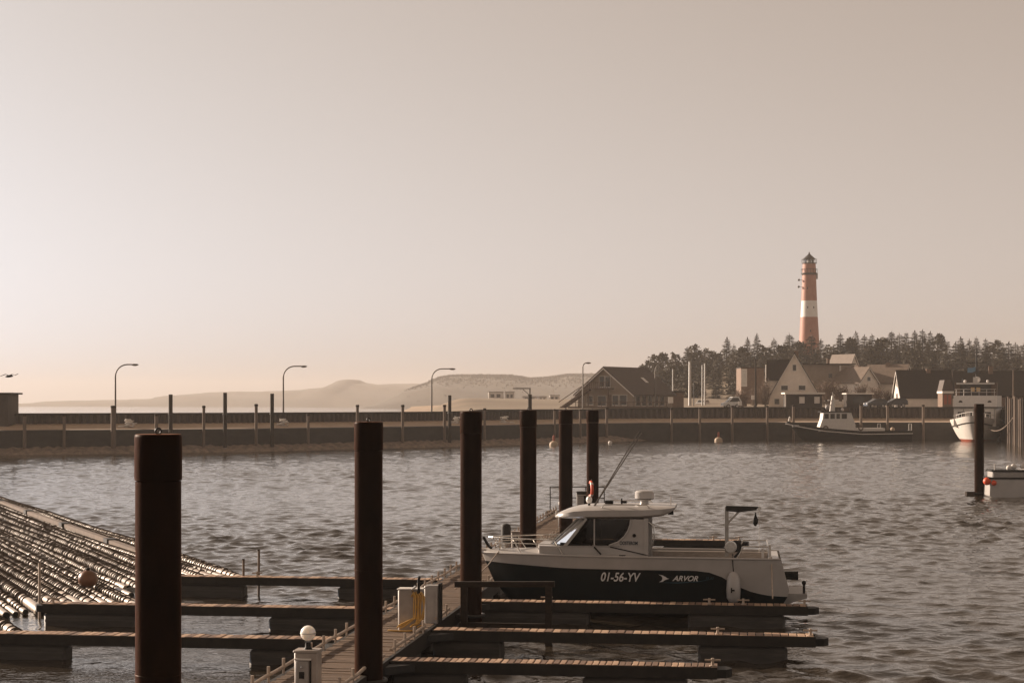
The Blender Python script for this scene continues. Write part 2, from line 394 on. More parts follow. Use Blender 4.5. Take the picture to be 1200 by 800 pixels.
# ---------------------------------------------------------------- mooring posts and street lamps along the wall
short_px = [29,75,133,183,239,300,361,419,472,521,568,650,680,711,787,820,858,899,930,1009,1040,1082]
short_top = {133:475,239:475,300:473,419:474,472:474,521:474,568:478,650:479,680:479,711:477,787:478,820:477,858:475,899:475,930:474,1009:473,1040:473,1082:474}
for k, px in enumerate(short_px):
    p = on_wall(px, 1.55); top = Zp(short_top.get(px, 484.5), p.y)
    t = thing('mooring_post', f'{ORD[k]} short pale mooring post from the left along the harbour wall', 'post', (p.x,p.y,0), 0, 'short mooring posts along the harbour wall')
    r = .27 if px == 133 else rnd.uniform(.15,.19)
    MB().tube([(0,0,-1.5),(0,0,top-.25)], r, 10).build('shaft', M_post, t)
    MB().lathe([(r+.03,top-.25),(r+.04,top-.05),(r*.7,top)], n=10).build('cap', M_timber, t)
for k, (px, ty) in enumerate([(200,462),(264,460),(319,461),(527,463)]):
    p = on_wall(px, 1.2); top = Zp(ty, p.y)
    t = thing('mooring_dolphin', f'{ORD[k]} tall dark mooring pole from the left along the harbour wall', 'pole', (p.x,p.y,0), 0, 'tall dark poles along the harbour wall')
    MB().tube([(0,0,-1.5),(0,0,top)], .21, 10).build('shaft', M_timber, t)
    MB().lathe([(.25,3.9),(.27,4.0),(.25,4.1)], n=10).build('collar', M_darksteel, t)
p = on_wall(621, 1.3); zt = Zp(455,p.y)
t = thing('gallows_post', 'dark post with a bracketed crossarm pointing left beyond the third row of piles', 'post', (p.x,p.y,0))
MB().tube([(0,0,-1.5),(0,0,Zp(462,p.y))], .25, 10).build('shaft', M_timber, t)
MB().beam((0,0,Zp(464,p.y)),(0,0,zt),.14,.14).beam((.1,0,zt),(-2.2,0,zt),.12,.12).beam((-.9,0,zt-.1),(0,0,zt-.9),.08,.08).build('crossarm', M_darksteel, t)
def lamp(px, ty, arm_px, ybehind, label):
    p = on_wall(px, ybehind); gz = max(ground(p.x,p.y), 3.3); zt = Zp(ty, p.y); a = (arm_px-px)*p.y/F
    t = thing('street_lamp', label, 'street lamp', (p.x,p.y,gz), 0, 'curved street lamps behind the harbour wall')
    h = zt-gz; s = 1 if a > 0 else -1; rr = min(1.3, abs(a)*.62)
    pts = [(0,0,0),(0,0,h-rr)]+[(s*rr*(1-math.cos(R(v))),0,h-rr+rr*math.sin(R(v))) for v in (15,30,45,60,75,90)]+[(a-s*.5,0,h)]
    MB().tube(pts, [.11,.085]+[.07]*7, 8).build('pole', M_lamp, t)
    hd = MB(); hd.sphere((a-s*.2,0,h-.02), .42, 12, 6, (1,.38,.26)); hd.build('lamp_head', M_lamp, t)
    MB().sphere((a-s*.2,0,h-.09), .28, 10, 5, (1,.4,.28)).build('lens', M_globe, t)
lamp(135,427,160,9.5,'leftmost tall curved street lamp behind the harbour wall')
lamp(332,429,358,9.5,'curved street lamp above the far dunes, second from the left')
lamp(506,432,532,9.5,'curved street lamp in front of the left end of the wooded ridge')
lamp(683,425,691,11,'curved street lamp standing at the stairs of the gabled restaurant')
lamp(768,425,792,30,'wide-armed street lamp just right of the restaurant roof')
# pale heaps of net lying on the ledge
for k, (px, lab) in enumerate([(151,'pale net heap on the ledge right of the leftmost lamp'),(332,'pale net heap on the ledge below the second street lamp'),(536,'pale net heap on the ledge right of the third tall dark pole'),(592,'pale net heap on the ledge left of the gallows post')]):
    p = on_wall(px, 4.6); rg_ = random.Random(k)
    t = thing('net_heap', lab, 'net', (p.x,p.y,2.66))
    mb = MB()
    for i in range(26):
        a, h = rg_.random()*6.28, rg_.random(); c = (rg_.gauss(0,.42)*(1.2-h), rg_.gauss(0,.3), .8*h*h)
        mb.tube([(c[0]+.3*math.cos(a+j*.9),c[1]+.22*math.sin(a+j*.9),max(.02,c[2]+.05*math.sin(j+i))) for j in range(6)], .05, 5)
    o = mb.build('netting', M_frame, t); o['kind'] = 'stuff'
    MB().sphere((.3,-.35,.16), .16, 10, 6).build('net_float', M_buoy, t)
# hut at the left edge and gull
p = on_wall(-6, 8.5)
t = thing('harbour_hut', 'small flat-roofed hut at the left end of the harbour wall', 'hut', (p.x,p.y,2.4))
MB().box(-2.6,2.0,-2.2,1.6,0,Zp(462,p.y)-2.4).build('wall', M_sheet, t)
MB().box(-2.8,2.35,-2.4,1.9,Zp(462,p.y)-2.4,Zp(460,p.y)-2.4).build('roof', M_roof, t)
MB().box(-1.2,-.4,-2.23,-2.19,.1,1.9).build('door', M_timber, t)
def gull():
    t = thing('gull', 'dark gull flying with spread wings at the left edge above the hut', 'bird', Wp(10,441,118))
    me = MB(); me.tube([(-.22,0,-.02),(-.1,0,0),(.05,0,.02),(.2,0,.03),(.27,0,.03),(.33,0,.02)], [.02,.07,.09,.07,.05,.01], 8)
    for s in (-1,1):
        lead = [(0,.06),(.22*s,.17),(.42*s,.10),(.62*s,.20 if s>0 else .02)]
        vs = []
        for x,z in lead:
            c = .16*(1-abs(x)/.75)+.02
            vs += [(x,-c,z+.0),(x,c,z-.01),(x,c,z-.025),(x,-c,z-.02)]
        fs = []
        for i in range(3):
            for k in range(4): fs.append((i*4+k, i*4+(k+1)%4, (i+1)*4+(k+1)%4, (i+1)*4+k))
        fs += [(0,1,2,3),(12,13,14,15)]
        me.add([(x*1.0+.04,y,z) for x,y,z in vs], fs)
    me.build('body', M_darksteel, t)
gull()

# ---------------------------------------------------------------- walkway pontoon and its fingers
PA = math.atan(.134); PRZ = -PA
PO = Vector((-1.45, 48.2, 0)); U = Vector((math.sin(PA), math.cos(PA), 0)); Vv = Vector((math.cos(PA), -math.sin(PA), 0))
PW = 1.5; DZ = .55
def PL(x, y, z=0): return PO+Vv*x+U*y+Vector((0,0,z))       # pontoon local -> world
def u_at(Y, x=0): return (Y-PO.y+x*math.sin(PA))/math.cos(PA)
def x_loc(px, u):                                           # local x on the line y=u that shows at pixel column px
    k = (px-600)/F; a = PO.x+U.x*u; b = PO.y+U.y*u
    return (k*b-a)/(Vv.x-k*Vv.y)
walk = thing('walkway_pontoon', 'long brown wooden floating walkway running back beside the row of piles', 'pontoon', PO, PRZ)
U0, U1 = -36.0, 26.5
mb = MB(); y = U0
while y < U1:
    z = DZ+rnd.uniform(-.006,.006); mb.box(.06,PW-.06,y,y+.128,z-.035,z); y += .138
o = mb.build('deck_planks', M_deck, walk, None); o['kind'] = 'stuff'
for x0 in (0, PW-.09): MB().box(x0,x0+.09,U0,U1,.22,DZ-.004).build('edge_beam', M_beam, walk)
MB().box(.1,PW-.1,U0,U1,.30,DZ-.06).build('frame', M_darksteel, walk)
y = U0
while y < U1-2:
    MB().rbox(.1,PW-.1,y,y+2.2,-.35,.30,.05).build('float', M_float, walk); y += 3.4
def edge_rail(x, a, b, side):
    pts = []; y = a
    while y < b:
        pts.append((x+rnd.uniform(-.012,.012), y, DZ+.115+rnd.uniform(-.012,.012))); y += .55
    MB().tube(pts, .032, 7).build('edge_pipe', M_pipewhite, walk)
    k = 0; y = a+.3
    while y < b:
        MB().tube([(x,y,DZ-.06),(x,y,DZ+.12)], .022, 6).tube([(x-.0,y,DZ+.10),(x,y,DZ+.26)], .03, 6).build('bracket', M_pipewhite, walk); y += .95
edge_rail(.03, -24, 25.5, -1)
edge_rail(PW-.03, -24, u_at(31.0)+.0, 1)
edge_rail(PW-.03, u_at(31.6), u_at(35.0), 1)
edge_rail(PW-.03, u_at(36.2), u_at(38.3), 1)
edge_rail(PW-.03, u_at(41.5), 25.5, 1)
# railing at the far end
mb = MB(); yb = U1-.5
t = thing('end_railing', 'thin grey tube railing at the far end of the walkway', 'railing', PL(0,yb,DZ), PRZ)
for x in (-.35, .4, 1.2, 2.0): MB().tube([(x,0,-.02),(x,0,1.02)], .025, 6).build('post', M_darksteel, t)
for z in (.55, 1.02): MB().tube([(-.37,0,z),(2.02,0,z)], .022, 6).build('rail', M_darksteel, t)
MB().box(-.5,2.1,-.1,.5,-.3,-.025).build('platform', M_deck, t)
plank_meshes = {}
def plank(L, wd):
    key = (round(L,2), round(wd,3))
    if key not in plank_meshes:
        plank_meshes[key] = [MB().rbox(-wd/2,wd/2,-L/2+.012,L/2-.012,-.03,0,.006).mesh('plank', M_fwood, 20) for _ in range(1)]
        c2 = mat('finger_wood_pale', (.48,.33,.22), (.32,.205,.13), 7, .72, 0, .35, 30); c3 = mat('finger_wood_dark', (.12,.07,.045), (.18,.11,.07), 7, .72, 0, .35, 30)
        for c in (c2, c3):
            me = plank_meshes[key][0].copy(); me.materials[0] = c; plank_meshes[key].append(me)
    return rnd.choice(plank_meshes[key])
def cleat_mesh():
    return MB().tube([(0,0,0),(0,0,.14)], .028, 8).tube([(-.14,0,.105),(.14,0,.105)], .018, 6).lathe([(.06,0),(.06,.015)], n=8).mesh('cleat', M_pipewhite)
CLEAT = cleat_mesh()
def finger(Yf, side, px_tip, floats, cleats, label, pitch=.15, wd=.48, box_planks=True):
    """finger whose near edge shows at depth Yf; local x runs outwards from the walkway"""
    if side > 0: u = u_at(Yf, PW)+wd/2; root = PL(PW+.02, u); 
    else: u = u_at(Yf)+wd/2; root = PL(-.02, u)
    rz = PRZ if side > 0 else PRZ+math.pi
    t = thing('finger_pontoon', label, 'pontoon', (root.x,root.y,0), rz, 'narrow finger pontoons off the walkway')
    def lx(px):
        v = x_loc(px, u-wd/2); return v-PW-.02 if side > 0 else -v-.02
    L = lx(px_tip); top = DZ-.02
    if box_planks:
        x = pitch/2+.02
        while x < L-.12:
            me = plank(wd, pitch-.018); o = obj('plank', me, t, (x+rnd.uniform(-.004,.004), rnd.uniform(-.008,.008), top+rnd.uniform(-.005,.005))); o.rotation_euler = (0,0,rnd.uniform(-.012,.012)); x += pitch
    for s in (-1,1):
        MB().beam((0,s*(wd/2-.05),top-.115),(L-.1,s*(wd/2-.05),top-.115),.11,.21).build('side_beam', M_beam, t)
        MB().beam((0,s*(wd/2-.008),top-.10),(L-.1,s*(wd/2-.008),top-.10),.025,.035).build('rubbing_strip', M_galv if side < 0 else M_beam, t)
    MB().prism([(L-.16,-wd/2),(L+.06,-wd/2+.04),(L+.16,-.04),(L+.16,.04),(L+.06,wd/2-.04),(L-.16,wd/2)], top-.20, top-.05, 'xy').build('end_cap', M_black, t)
    for a, b in floats:
        x0, x1 = sorted((lx(a), lx(b))); x0 = max(x0, .02)
        f = MB().rbox(x0,x1,-wd/2+.03,wd/2-.03,-.4,top-.235,.06).build('float', M_float, t)
        MB().box(x0+.05,x1-.05,-wd/2+.012,wd/2-.012,.10,.16).build('float_rib', M_float, f)
    for c in cleats:
        obj('cleat', CLEAT, t, (lx(c), -wd/2+.12 if side > 0 else wd/2-.12, top))
    # gusset at the root
    for s_ in (-1,1): MB().prism([(0,s_*(wd/2+.45)),(.5,s_*(wd/2-.03)),(0,s_*(wd/2-.03))], top-.2, top-.06, 'xy').build('gusset', M_darksteel, t)
    return t
finger(40.3, 1, 952, [(560,690),(806,920)], [640,831,871,943], 'finger pontoon close in front of the black-hulled boat')
finger(35.2, 1, 962, [(505,588),(818,923)], [841,950], 'longest finger pontoon on the right, middle of the front three', pitch=.165)
finger(31.0, 1, 847, [(455,545),(682,805)], [835], 'nearest right-hand finger pontoon at the bottom edge', pitch=.118)
finger(50.0, 1, 862, [(600,690),(780,850)], [], 'finger pontoon just behind the black-hulled boat', pitch=.2)
finger(54.3, 1, 868, [(660,740),(790,850)], [], 'finger pontoon seen over the cockpit of the boat', pitch=.2)
finger(58.8, 1, 872, [(660,740),(776,850)], [836,866], 'farthest finger pontoon beyond the boat cockpit', pitch=.2)
finger(45.1, -1, 172, [(480,395),(285,180)], [300], 'farthest left finger pontoon with two thin stakes beside it', pitch=.15)
finger(38.7, -1, 45, [(438,314),(158,50)], [60], 'middle left finger pontoon whose blunt grey end meets the pipe raft', pitch=.16)
finger(33.7, -1, -40, [(350,291),(76,-30)], [], 'nearest left finger pontoon crossing behind the biggest pile', pitch=.15)
# thin stakes
for k, (px, py0, py1, Y, lab) in enumerate([(285,655,708,46.2,'short thin stake in the water by the far left finger'),(303,644,708,46.4,'taller thin stake in the water by the far left finger'),(46,658,716,41.2,'lone pale stake standing in front of the pipe raft')]):
    p = Wp(px,py1,Y); t = thing('stake', lab, 'stake', (p.x,Y,0)); h = Zp(py0,Y)
    MB().tube([(0,0,-.8),(.01,0,h)], .035, 7).build('shaft', M_post if k < 2 else M_pipewhite, t)
    MB().lathe([(.04,h-.02),(.03,h+.015)], n=7).build('tip', M_timber, t)

# ---------------------------------------------------------------- steel mooring piles
def pile(px, wpx, ty, label, dia=.5, eye=True, sleeve=True):
    Y = F*dia/wpx; p = Wp(px, ty, Y)
    t = thing('mooring_pile', label, 'pile', (p.x,Y,0), rnd.uniform(0,6), 'round steel mooring piles')
    r = dia/2; zt = p.z; n = 36
    MB().lathe([(r*.965,-2.5),(r*.965,zt-.5)], n=n, cap=False).build('tube', M_pile, t, 50)
    MB().lathe([(r*.96,zt-.49),(r*.985,zt-.49),(r,zt-.47),(r,zt-.04),(r*.99,zt-.012),(r*.95,zt)], n=n).build('sleeve', M_pile, t, 50)
    if eye:
        e = MB().torus((0,0,zt+.032), .03, .011, 'y', 14, 6).build('lifting_eye', M_darksteel, t); e.rotation_euler = (0,0,-t.rotation_euler.z)
    MB().torus((0,0,zt-2.55), r*.967, .008, 'z', 32, 5).build('weld_seam', M_pile, t)
    return t
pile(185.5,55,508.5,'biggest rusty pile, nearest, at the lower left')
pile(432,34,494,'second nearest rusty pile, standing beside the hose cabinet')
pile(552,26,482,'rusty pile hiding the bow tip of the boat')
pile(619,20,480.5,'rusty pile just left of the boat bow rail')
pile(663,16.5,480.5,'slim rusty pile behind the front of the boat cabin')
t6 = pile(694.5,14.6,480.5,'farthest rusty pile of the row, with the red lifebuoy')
# pile hoops: bracket rings fixing the walkway
for (px,wp) in ((432,34),(552,26),(619,20),(663,16.5),(694.5,14.6)):
    Y = F*.5/wp; c = Vector((Xp(px,Y),Y,0)); d = c-PO; u = d.dot(U); x = d.dot(Vv)
    MB().torus((x,u,DZ-.12), .30, .035, 'z', 20, 6).beam((PW-.1,u-.2,DZ-.12),(x,u-.28,DZ-.12),.06,.06).beam((PW-.1,u+.2,DZ-.12),(x,u+.28,DZ-.12),.06,.06).build('pile_guide', M_darksteel, walk)
# lifebuoy on the farthest pile
Y6 = F*.5/14.6
t = thing('lifebuoy', 'red and white lifebuoy hung edge-on at the farthest pile', 'lifebuoy', Wp(692.5,573,Y6-.32), R(-83))
MB().torus((0,0,0), .29, .062, 'y', 24, 8).build('ring', M_red, t)
for a in (45,135,225,315):
    MB().tube([(.29*math.cos(R(a+d)),0,.29*math.sin(R(a+d))) for d in (-9,0,9)], .067, 8).build('band', M_frame, t)
MB().beam((0,.04,-.75),(0,.04,.4),.06,.04).build('bracket_post', M_darksteel, t)
# dark timber rail beside the middle right finger
uR = u_at(36.9, PW)
t = thing('timber_rail', 'low black timber rail on two posts in front of the boat bow', 'rail', PL(0,uR,0), PRZ)
xa, xb = x_loc(533,uR), x_loc(650,uR)
MB().beam((xa,0,Zp(684,36.9)),(xb,0,Zp(684,36.6)),.10,.12).build('top_beam', M_timber, t)
for px in (544, 643):
    x = x_loc(px,uR); MB().beam((x,0,.0),(x,0,Zp(685,36.9)),.14,.14).build('post', M_timber, t)
MB().beam((xa+.1,0,.42),(xb-.1,0,.42),.06,.10).build('lower_beam', M_timber, t)

# ---------------------------------------------------------------- supply pedestals, cabinets, hose on the walkway
def pedestal(px, base_Y, wd, dp, h, globe, label, body=M_cab):
    x = x_loc(px, u_at(base_Y, .7)); u = u_at(base_Y, .7)
    t = thing('supply_pedestal', label, 'pedestal', PL(x,u,DZ), PRZ)
    MB().rbox(-wd/2,wd/2,-dp/2,dp/2,0,h,.02).build('body', body, t)
    MB().rbox(-wd/2-.015,wd/2+.015,-dp/2-.015,dp/2+.015,h,h+.035,.012).build('cap', body, t)
    d = MB().rbox(-wd/2+.03,wd*.12,-dp/2-.022,-dp/2-.003,.06,h-.14,.006).build('door', M_grey, t)
    MB().box(-wd/2+.09,-wd*.05,-dp/2-.034,-dp/2-.023,h*.30,h*.48).build('socket', M_black, d)
    MB().lathe([(.022,0),(.022,.018)], (-wd/2+.13,-dp/2-.03,h-.24), 10).build('lock', M_chrome, d)
    MB().box(wd*.16,wd*.24,-dp/2-.012,-dp/2-.002,.02,h-.1).build('cable_duct', M_black, t)
    MB().box(-wd/2+.02,wd/2-.10,-dp/2-.045,-dp/2-.002,h-.12,h-.095).build('drip_edge', M_frame, t)
    if globe:
        zc = h+.035+.19
        MB().lathe([(.075,h+.035),(.05,h+.07),(.045,h+.14),(.06,h+.155)], n=14).build('lamp_stem', M_black, t)
        g = MB().sphere((0,0,zc+.07), globe, 22, 14).build('lamp_globe', M_opal, t)
        MB().torus((0,0,zc+.07), globe+.001, .006, 'z', 26, 6).build('seam_ring', M_grey, g)
    return t
pedestal(361, 27.9, .39, .30, .60, .125, 'grey supply pedestal topped by a white globe lamp on the walkway')
pedestal(605, 53.3, .28, .25, .62, 0, 'small grey supply box on the walkway beside the boat bow')
pedestal(659, 62.0, .28, .25, .72, .14, 'distant pedestal with a small globe lamp half hidden by a slim pile', M_darksteel)
pedestal(683, 71.0, .5, .4, .95, 0, 'dark square cabinet near the end of the walkway', M_darksteel)
# covered black post by the bow
t = thing('covered_post', 'upright dark post under a black cover left of the bow rail', 'post', Wp(593,647,53.0), PRZ)
MB().tube([(0,0,0),(0,0,.62)], .07, 10).build('post', M_pipewhite, t)
MB().lathe([(.11,.30),(.15,.34),(.155,.78),(.13,.86),(.05,.90)], n=12).build('cover', M_tarp, t)
# hose cabinets
uC = u_at(35.0, 1.0)
t = thing('hose_cabinet', 'tall pale grey cabinet with yellow hoses hung on it', 'cabinet', PL(x_loc(484,uC),uC,DZ), PRZ)
MB().rbox(-.29,.22,-.13,.13,0,.84,.025).build('body', M_cab, t)
MB().rbox(-.305,.235,-.145,.145,.84,.865,.01).build('cap', M_frame, t)
MB().box(-.24,.1,-.142,-.131,.06,.78).build('door', M_cab, t)
MB().tube([(.15,-.16,.62),(.15,-.16,1.06),(.15,-.1,1.1)], .03, 8).build('standpipe', M_black, t)
MB().tube([(.02,-.14,.8),(.02,-.2,.86),(.1,-.2,.92)], .025, 8).build('tap', M_chrome, t)
t = thing('hose_cabinet', 'narrower dark grey cabinet right behind the yellow hoses', 'cabinet', PL(x_loc(507,u_at(36.2,1.0)),u_at(36.2,1.0),DZ), PRZ)
MB().rbox(-.16,.14,-.12,.12,0,.80,.02).build('body', M_grey, t)
MB().box(-.1,.05,-.132,-.121,.1,.7).build('door', M_grey, t)
MB().box(.145,.19,-.13,.12,0,.84).build('side_panel', M_black, t)
cab = PL(x_loc(484,uC),uC,DZ)
t = thing('water_hose', 'bundle of yellow hose loops hanging from the pale cabinet', 'hose', cab, PRZ)
for k in range(11):
    x0 = .0+.022*k; ph = rnd.uniform(-.03,.03); yy = -.17-.012*(k%3); zb = .02+rnd.uniform(0,.14)+.02*abs(k-4)
    xe = -.02+.028*k-(.16 if k < 4 else 0)
    MB().tube([(x0,yy,.72+ph),(x0+.03,yy-.02,.78+ph),(x0+.06,yy-.03,.72+ph),(x0+.07+ph,yy-.04,.5),(x0+.05,yy-.05,.28),(xe,yy-.08,zb),(xe-.10,yy-.10,max(.02,zb-.05))], .0145, 6).build('loop', M_hose, t)
MB().tube([(.1,-.25,.03),(-.1,-.30,.02),(-.35,-.28,.02),(-.48,-.22,.02)], .016, 6).build('loose_end', M_hose, t)

# ---------------------------------------------------------------- raft of long float pipes wound with rope
TD = Vector((-.42,.907,0)).normalized(); TN = Vector((TD.y,-TD.x,0)); TRZ = math.atan2(TD.y, TD.x)
TUBES = [M_tube, mat('float_pipe_dirty', (.25,.185,.135), (.13,.095,.07), 2.2, .6, 0, .2, 20), mat('float_pipe_pale', (.50,.42,.34), (.30,.235,.18), 4, .4, 0, .15, 20)]
def raft():
    n = 31; wmin, wmax = 5.4, 14.0
    for k in range(n):
        q = wmin+(wmax-wmin)*k/(n-1)+rnd.uniform(-.06,.06)
        # near end along the pipe: varied stagger
        yn = 37.4+13.2*(k/(n-1))**1.0+1.5*math.sin(k*2.1)+rnd.uniform(-.7,.7)
        if q > 6.2: yn = max(yn, 41.3+rnd.uniform(0,.8))
        if q > 10.2: yn = max(yn, 46.6+rnd.uniform(0,1.5))
        # point on the line TN.p=q with y=yn
        x = (q-TN.y*yn)/TN.x
        L = 58+rnd.uniform(-3,3); r = rnd.choice((rnd.uniform(.07,.09),rnd.uniform(.09,.115),rnd.uniform(.115,.14)))
        lab = f'{ORD[k]} rope-wound float pipe of the raft, counted from the lower left corner'
        t = thing('float_pipe', lab, 'float pipe', (x,yn,.05+rnd.uniform(-.02,.03)), TRZ+rnd.uniform(-.012,.012), 'float pipes of the raft')
        bend = rnd.uniform(-.12,.12)
        pts = [(L*i/14, bend*math.sin(i*.8+k), .02*math.sin(i*1.3+k)) for i in range(15)]
        MB().tube(pts, r, 14).build('pipe', rnd.choice(TUBES), t, 50)
        MB().lathe([(r*.86,-.03),(r*.86,.005)], n=12).build('end_plug', M_black, t).rotation_euler = (0,R(90),0)
        mb = MB(); s = rnd.uniform(.5,2.2)
        while s < L-1:
            i = s/L*14; j = int(i); f = i-j; j = min(j,13)
            c = Vector(pts[j]).lerp(Vector(pts[j+1]), f); rr = r+.010
            sl = rnd.uniform(-.05,.10)
            ring = [(c.x+sl*math.sin(R(a))+.012*math.cos(R(3*a)), c.y+rr*math.cos(R(a)), c.z+rr*math.sin(R(a))) for a in range(-20,201,22)]
            mb.tube(ring, rnd.uniform(.016,.028), 5, False)
            if rnd.random() < .4: mb.tube([(c.x,c.y+rr,c.z),(c.x+.2,c.y+rr+.16,.0),(c.x+.35,c.y+rr+.3,.02)], .018, 5, False)
            s += rnd.uniform(.20,.36) if s > 2.5 else rnd.uniform(.3,.8)
        o = mb.build('rope_winding', M_rope, t); o['kind'] = 'stuff'
raft()
t = thing('timber_boom', 'long brown timber boom lying along the open-water side of the pipe raft', 'boom', ((12.75-TN.y*53.5)/TN.x,53.5,.2), TRZ)
for i in range(5): MB().beam((i*9.02,.04*(i%2),.02*(i%2)),(i*9.02+8.98,.04*((i+1)%2),.0),.22,.16).build('timber', M_post, t)
for i in range(1,5): MB().box(i*9.02-.35,i*9.02+.3,-.14,.2,-.06,.115).build('joint_strap', M_darksteel, t)
t = thing('ball_float', 'orange ball float lying on the rope-wound pipe raft', 'float', (Xp(103,47.2),47.2,.42))
MB().sphere((0,0,-.08), .27, 20, 12, (1,1,.92)).build('ball', M_ball, t)
MB().lathe([(.06,.14),(.065,.2),(.04,.23)], n=10).build('neck', M_black, t)

# ---------------------------------------------------------------- the black-hulled motor boat
BO = Vector((-.76, 43.0, 0))
boat = thing('motor_boat', 'black and white cabin motor boat moored at the right-hand fingers', 'boat', BO, PRZ)
BL = 7.42
def ip(s, xs, ys): return float(np.interp(s, xs, ys))
def sm(s, pts):   # smooth (monotone-ish cosine) interpolation
    for (a,va),(b,vb) in zip(pts, pts[1:]):
        if s <= b:
            t = (s-a)/(b-a) if b > a else 0; return va+(vb-va)*t
    return pts[-1][1]
def bg_(s): return ip(s, [0,.03,.07,.12,.18,.26,.36,.5,.8,.93,1], [.06,.26,.47,.67,.87,1.09,1.235,1.27,1.27,1.24,1.18])
def zg_(s): return ip(s, [0,.2,.5,.8,1], [1.47,1.50,1.49,1.48,1.47])
def zb_(s): return ip(s, [0,.1,.3,.55,.72,.77,.81,.85,.90,.95,1], [1.24,1.22,1.18,1.17,1.17,1.13,1.02,.82,.66,.58,.56])
def section(s, z):
    bc = bg_(s)*ip(s, [0,.1,.3,1], [.25,.55,.80,.88]); zc = ip(s, [0,.1,.3,1], [.75,.45,.28,.18]); zk = ip(s, [0,.04,.12,.3,1], [.75,.2,-.25,-.45,-.4])
    zg = zg_(s)
    if z >= zc: y = bc+(bg_(s)-bc)*((z-zc)/(zg-zc))**.85
    else: y = bc*max(0,(z-zk)/(zc-zk))**.8
    x = s*BL+(1-s)**5*.42*(zg-z)+(s**10)*.26*min(zg-z, .75)-(s**10)*max(0,(zg-z)-.85)*.6
    return x, y
def skin(z0f, z1f, nz, out=0.0, ns=40):
    vs = []; fs = []; S = [(i/ns)**1.3 for i in range(ns+1)]
    for side in (-1,1):
        k0 = len(vs)
        for s in S:
            for j in range(nz+1):
                z = z0f(s)+(z1f(s)-z0f(s))*j/nz; x, y = section(s, z); vs.append((x, side*(y+out), z))
        for i in range(ns):
            for j in range(nz): fs.append((k0+i*(nz+1)+j, k0+(i+1)*(nz+1)+j, k0+(i+1)*(nz+1)+j+1, k0+i*(nz+1)+j+1))
    h = len(vs)//2; a = ns*(nz+1)
    for j in range(nz): fs.append((a+j, h+a+j, h+a+j+1, a+j+1)); fs.append((j, h+j, h+j+1, j+1))
    return MB().add(vs, fs)
zk_ = lambda s: ip(s, [0,.04,.12,.3,1], [.75,.2,-.25,-.45,-.4])
hull = skin(zk_, lambda s: zb_(s)+.02, 12, 0, 60).build('hull', M_hull, boat, 50)
band = skin(lambda s: zb_(s), zg_, 6, .012, 60).build('topsides', M_white, boat, 50)
# rubbing strake along the gunwale
def edge_line(out, dz, a=0, b=1, side=-1, n=36):
    r_ = []
    for i in range(n+1):
        s = a+(b-a)*i/n; z = zg_(s)+dz; x, y = section(s, min(z, zg_(s))); r_.append((x, side*(y+out), z))
    return r_
for sd in (-1,1): MB().tube(edge_line(.012, -.01, 0, 1, sd), .028, 6).build('gunwale_moulding', M_white, boat)
# deck in front, side decks, cockpit
vs = []; fs = []; n = 30
for i in range(n+1):
    s = .57*i/n; x, y = section(s, zg_(s)); z = zg_(s)-.01
    vs += [(x,-y,z),(x,-y*.5,z+.06),(x,0,z+.09),(x,y*.5,z+.06),(x,y,z)]
for i in range(n):
    for j in range(4): fs.append((i*5+j,(i+1)*5+j,(i+1)*5+j+1,i*5+j+1))
MB().add(vs, fs).build('foredeck', M_white, boat)
ck = MB(); x0 = .57*BL; x1 = 7.15
ck.box(x0,x1,-1.05,1.05,.70,.74)
ck.build('cockpit_floor', M_grey, boat)
for sd in (-1,1):
    MB().box(x0,x1+.05,sd*1.05-.02*sd,sd*1.12,.9,1.44).build('coaming', M_cab, boat)
MB().box(x1,x1+.22,-1.04,1.04,.7,1.47).build('transom_locker', M_white, boat)
MB().box(x0+.2,x0+.9,.3,1.0,.74,1.12).build('fish_box', M_frame, boat)
MB().box(x0+1.1,x1-.5,-.99,-.72,.74,1.2).build('bench', M_white, boat)
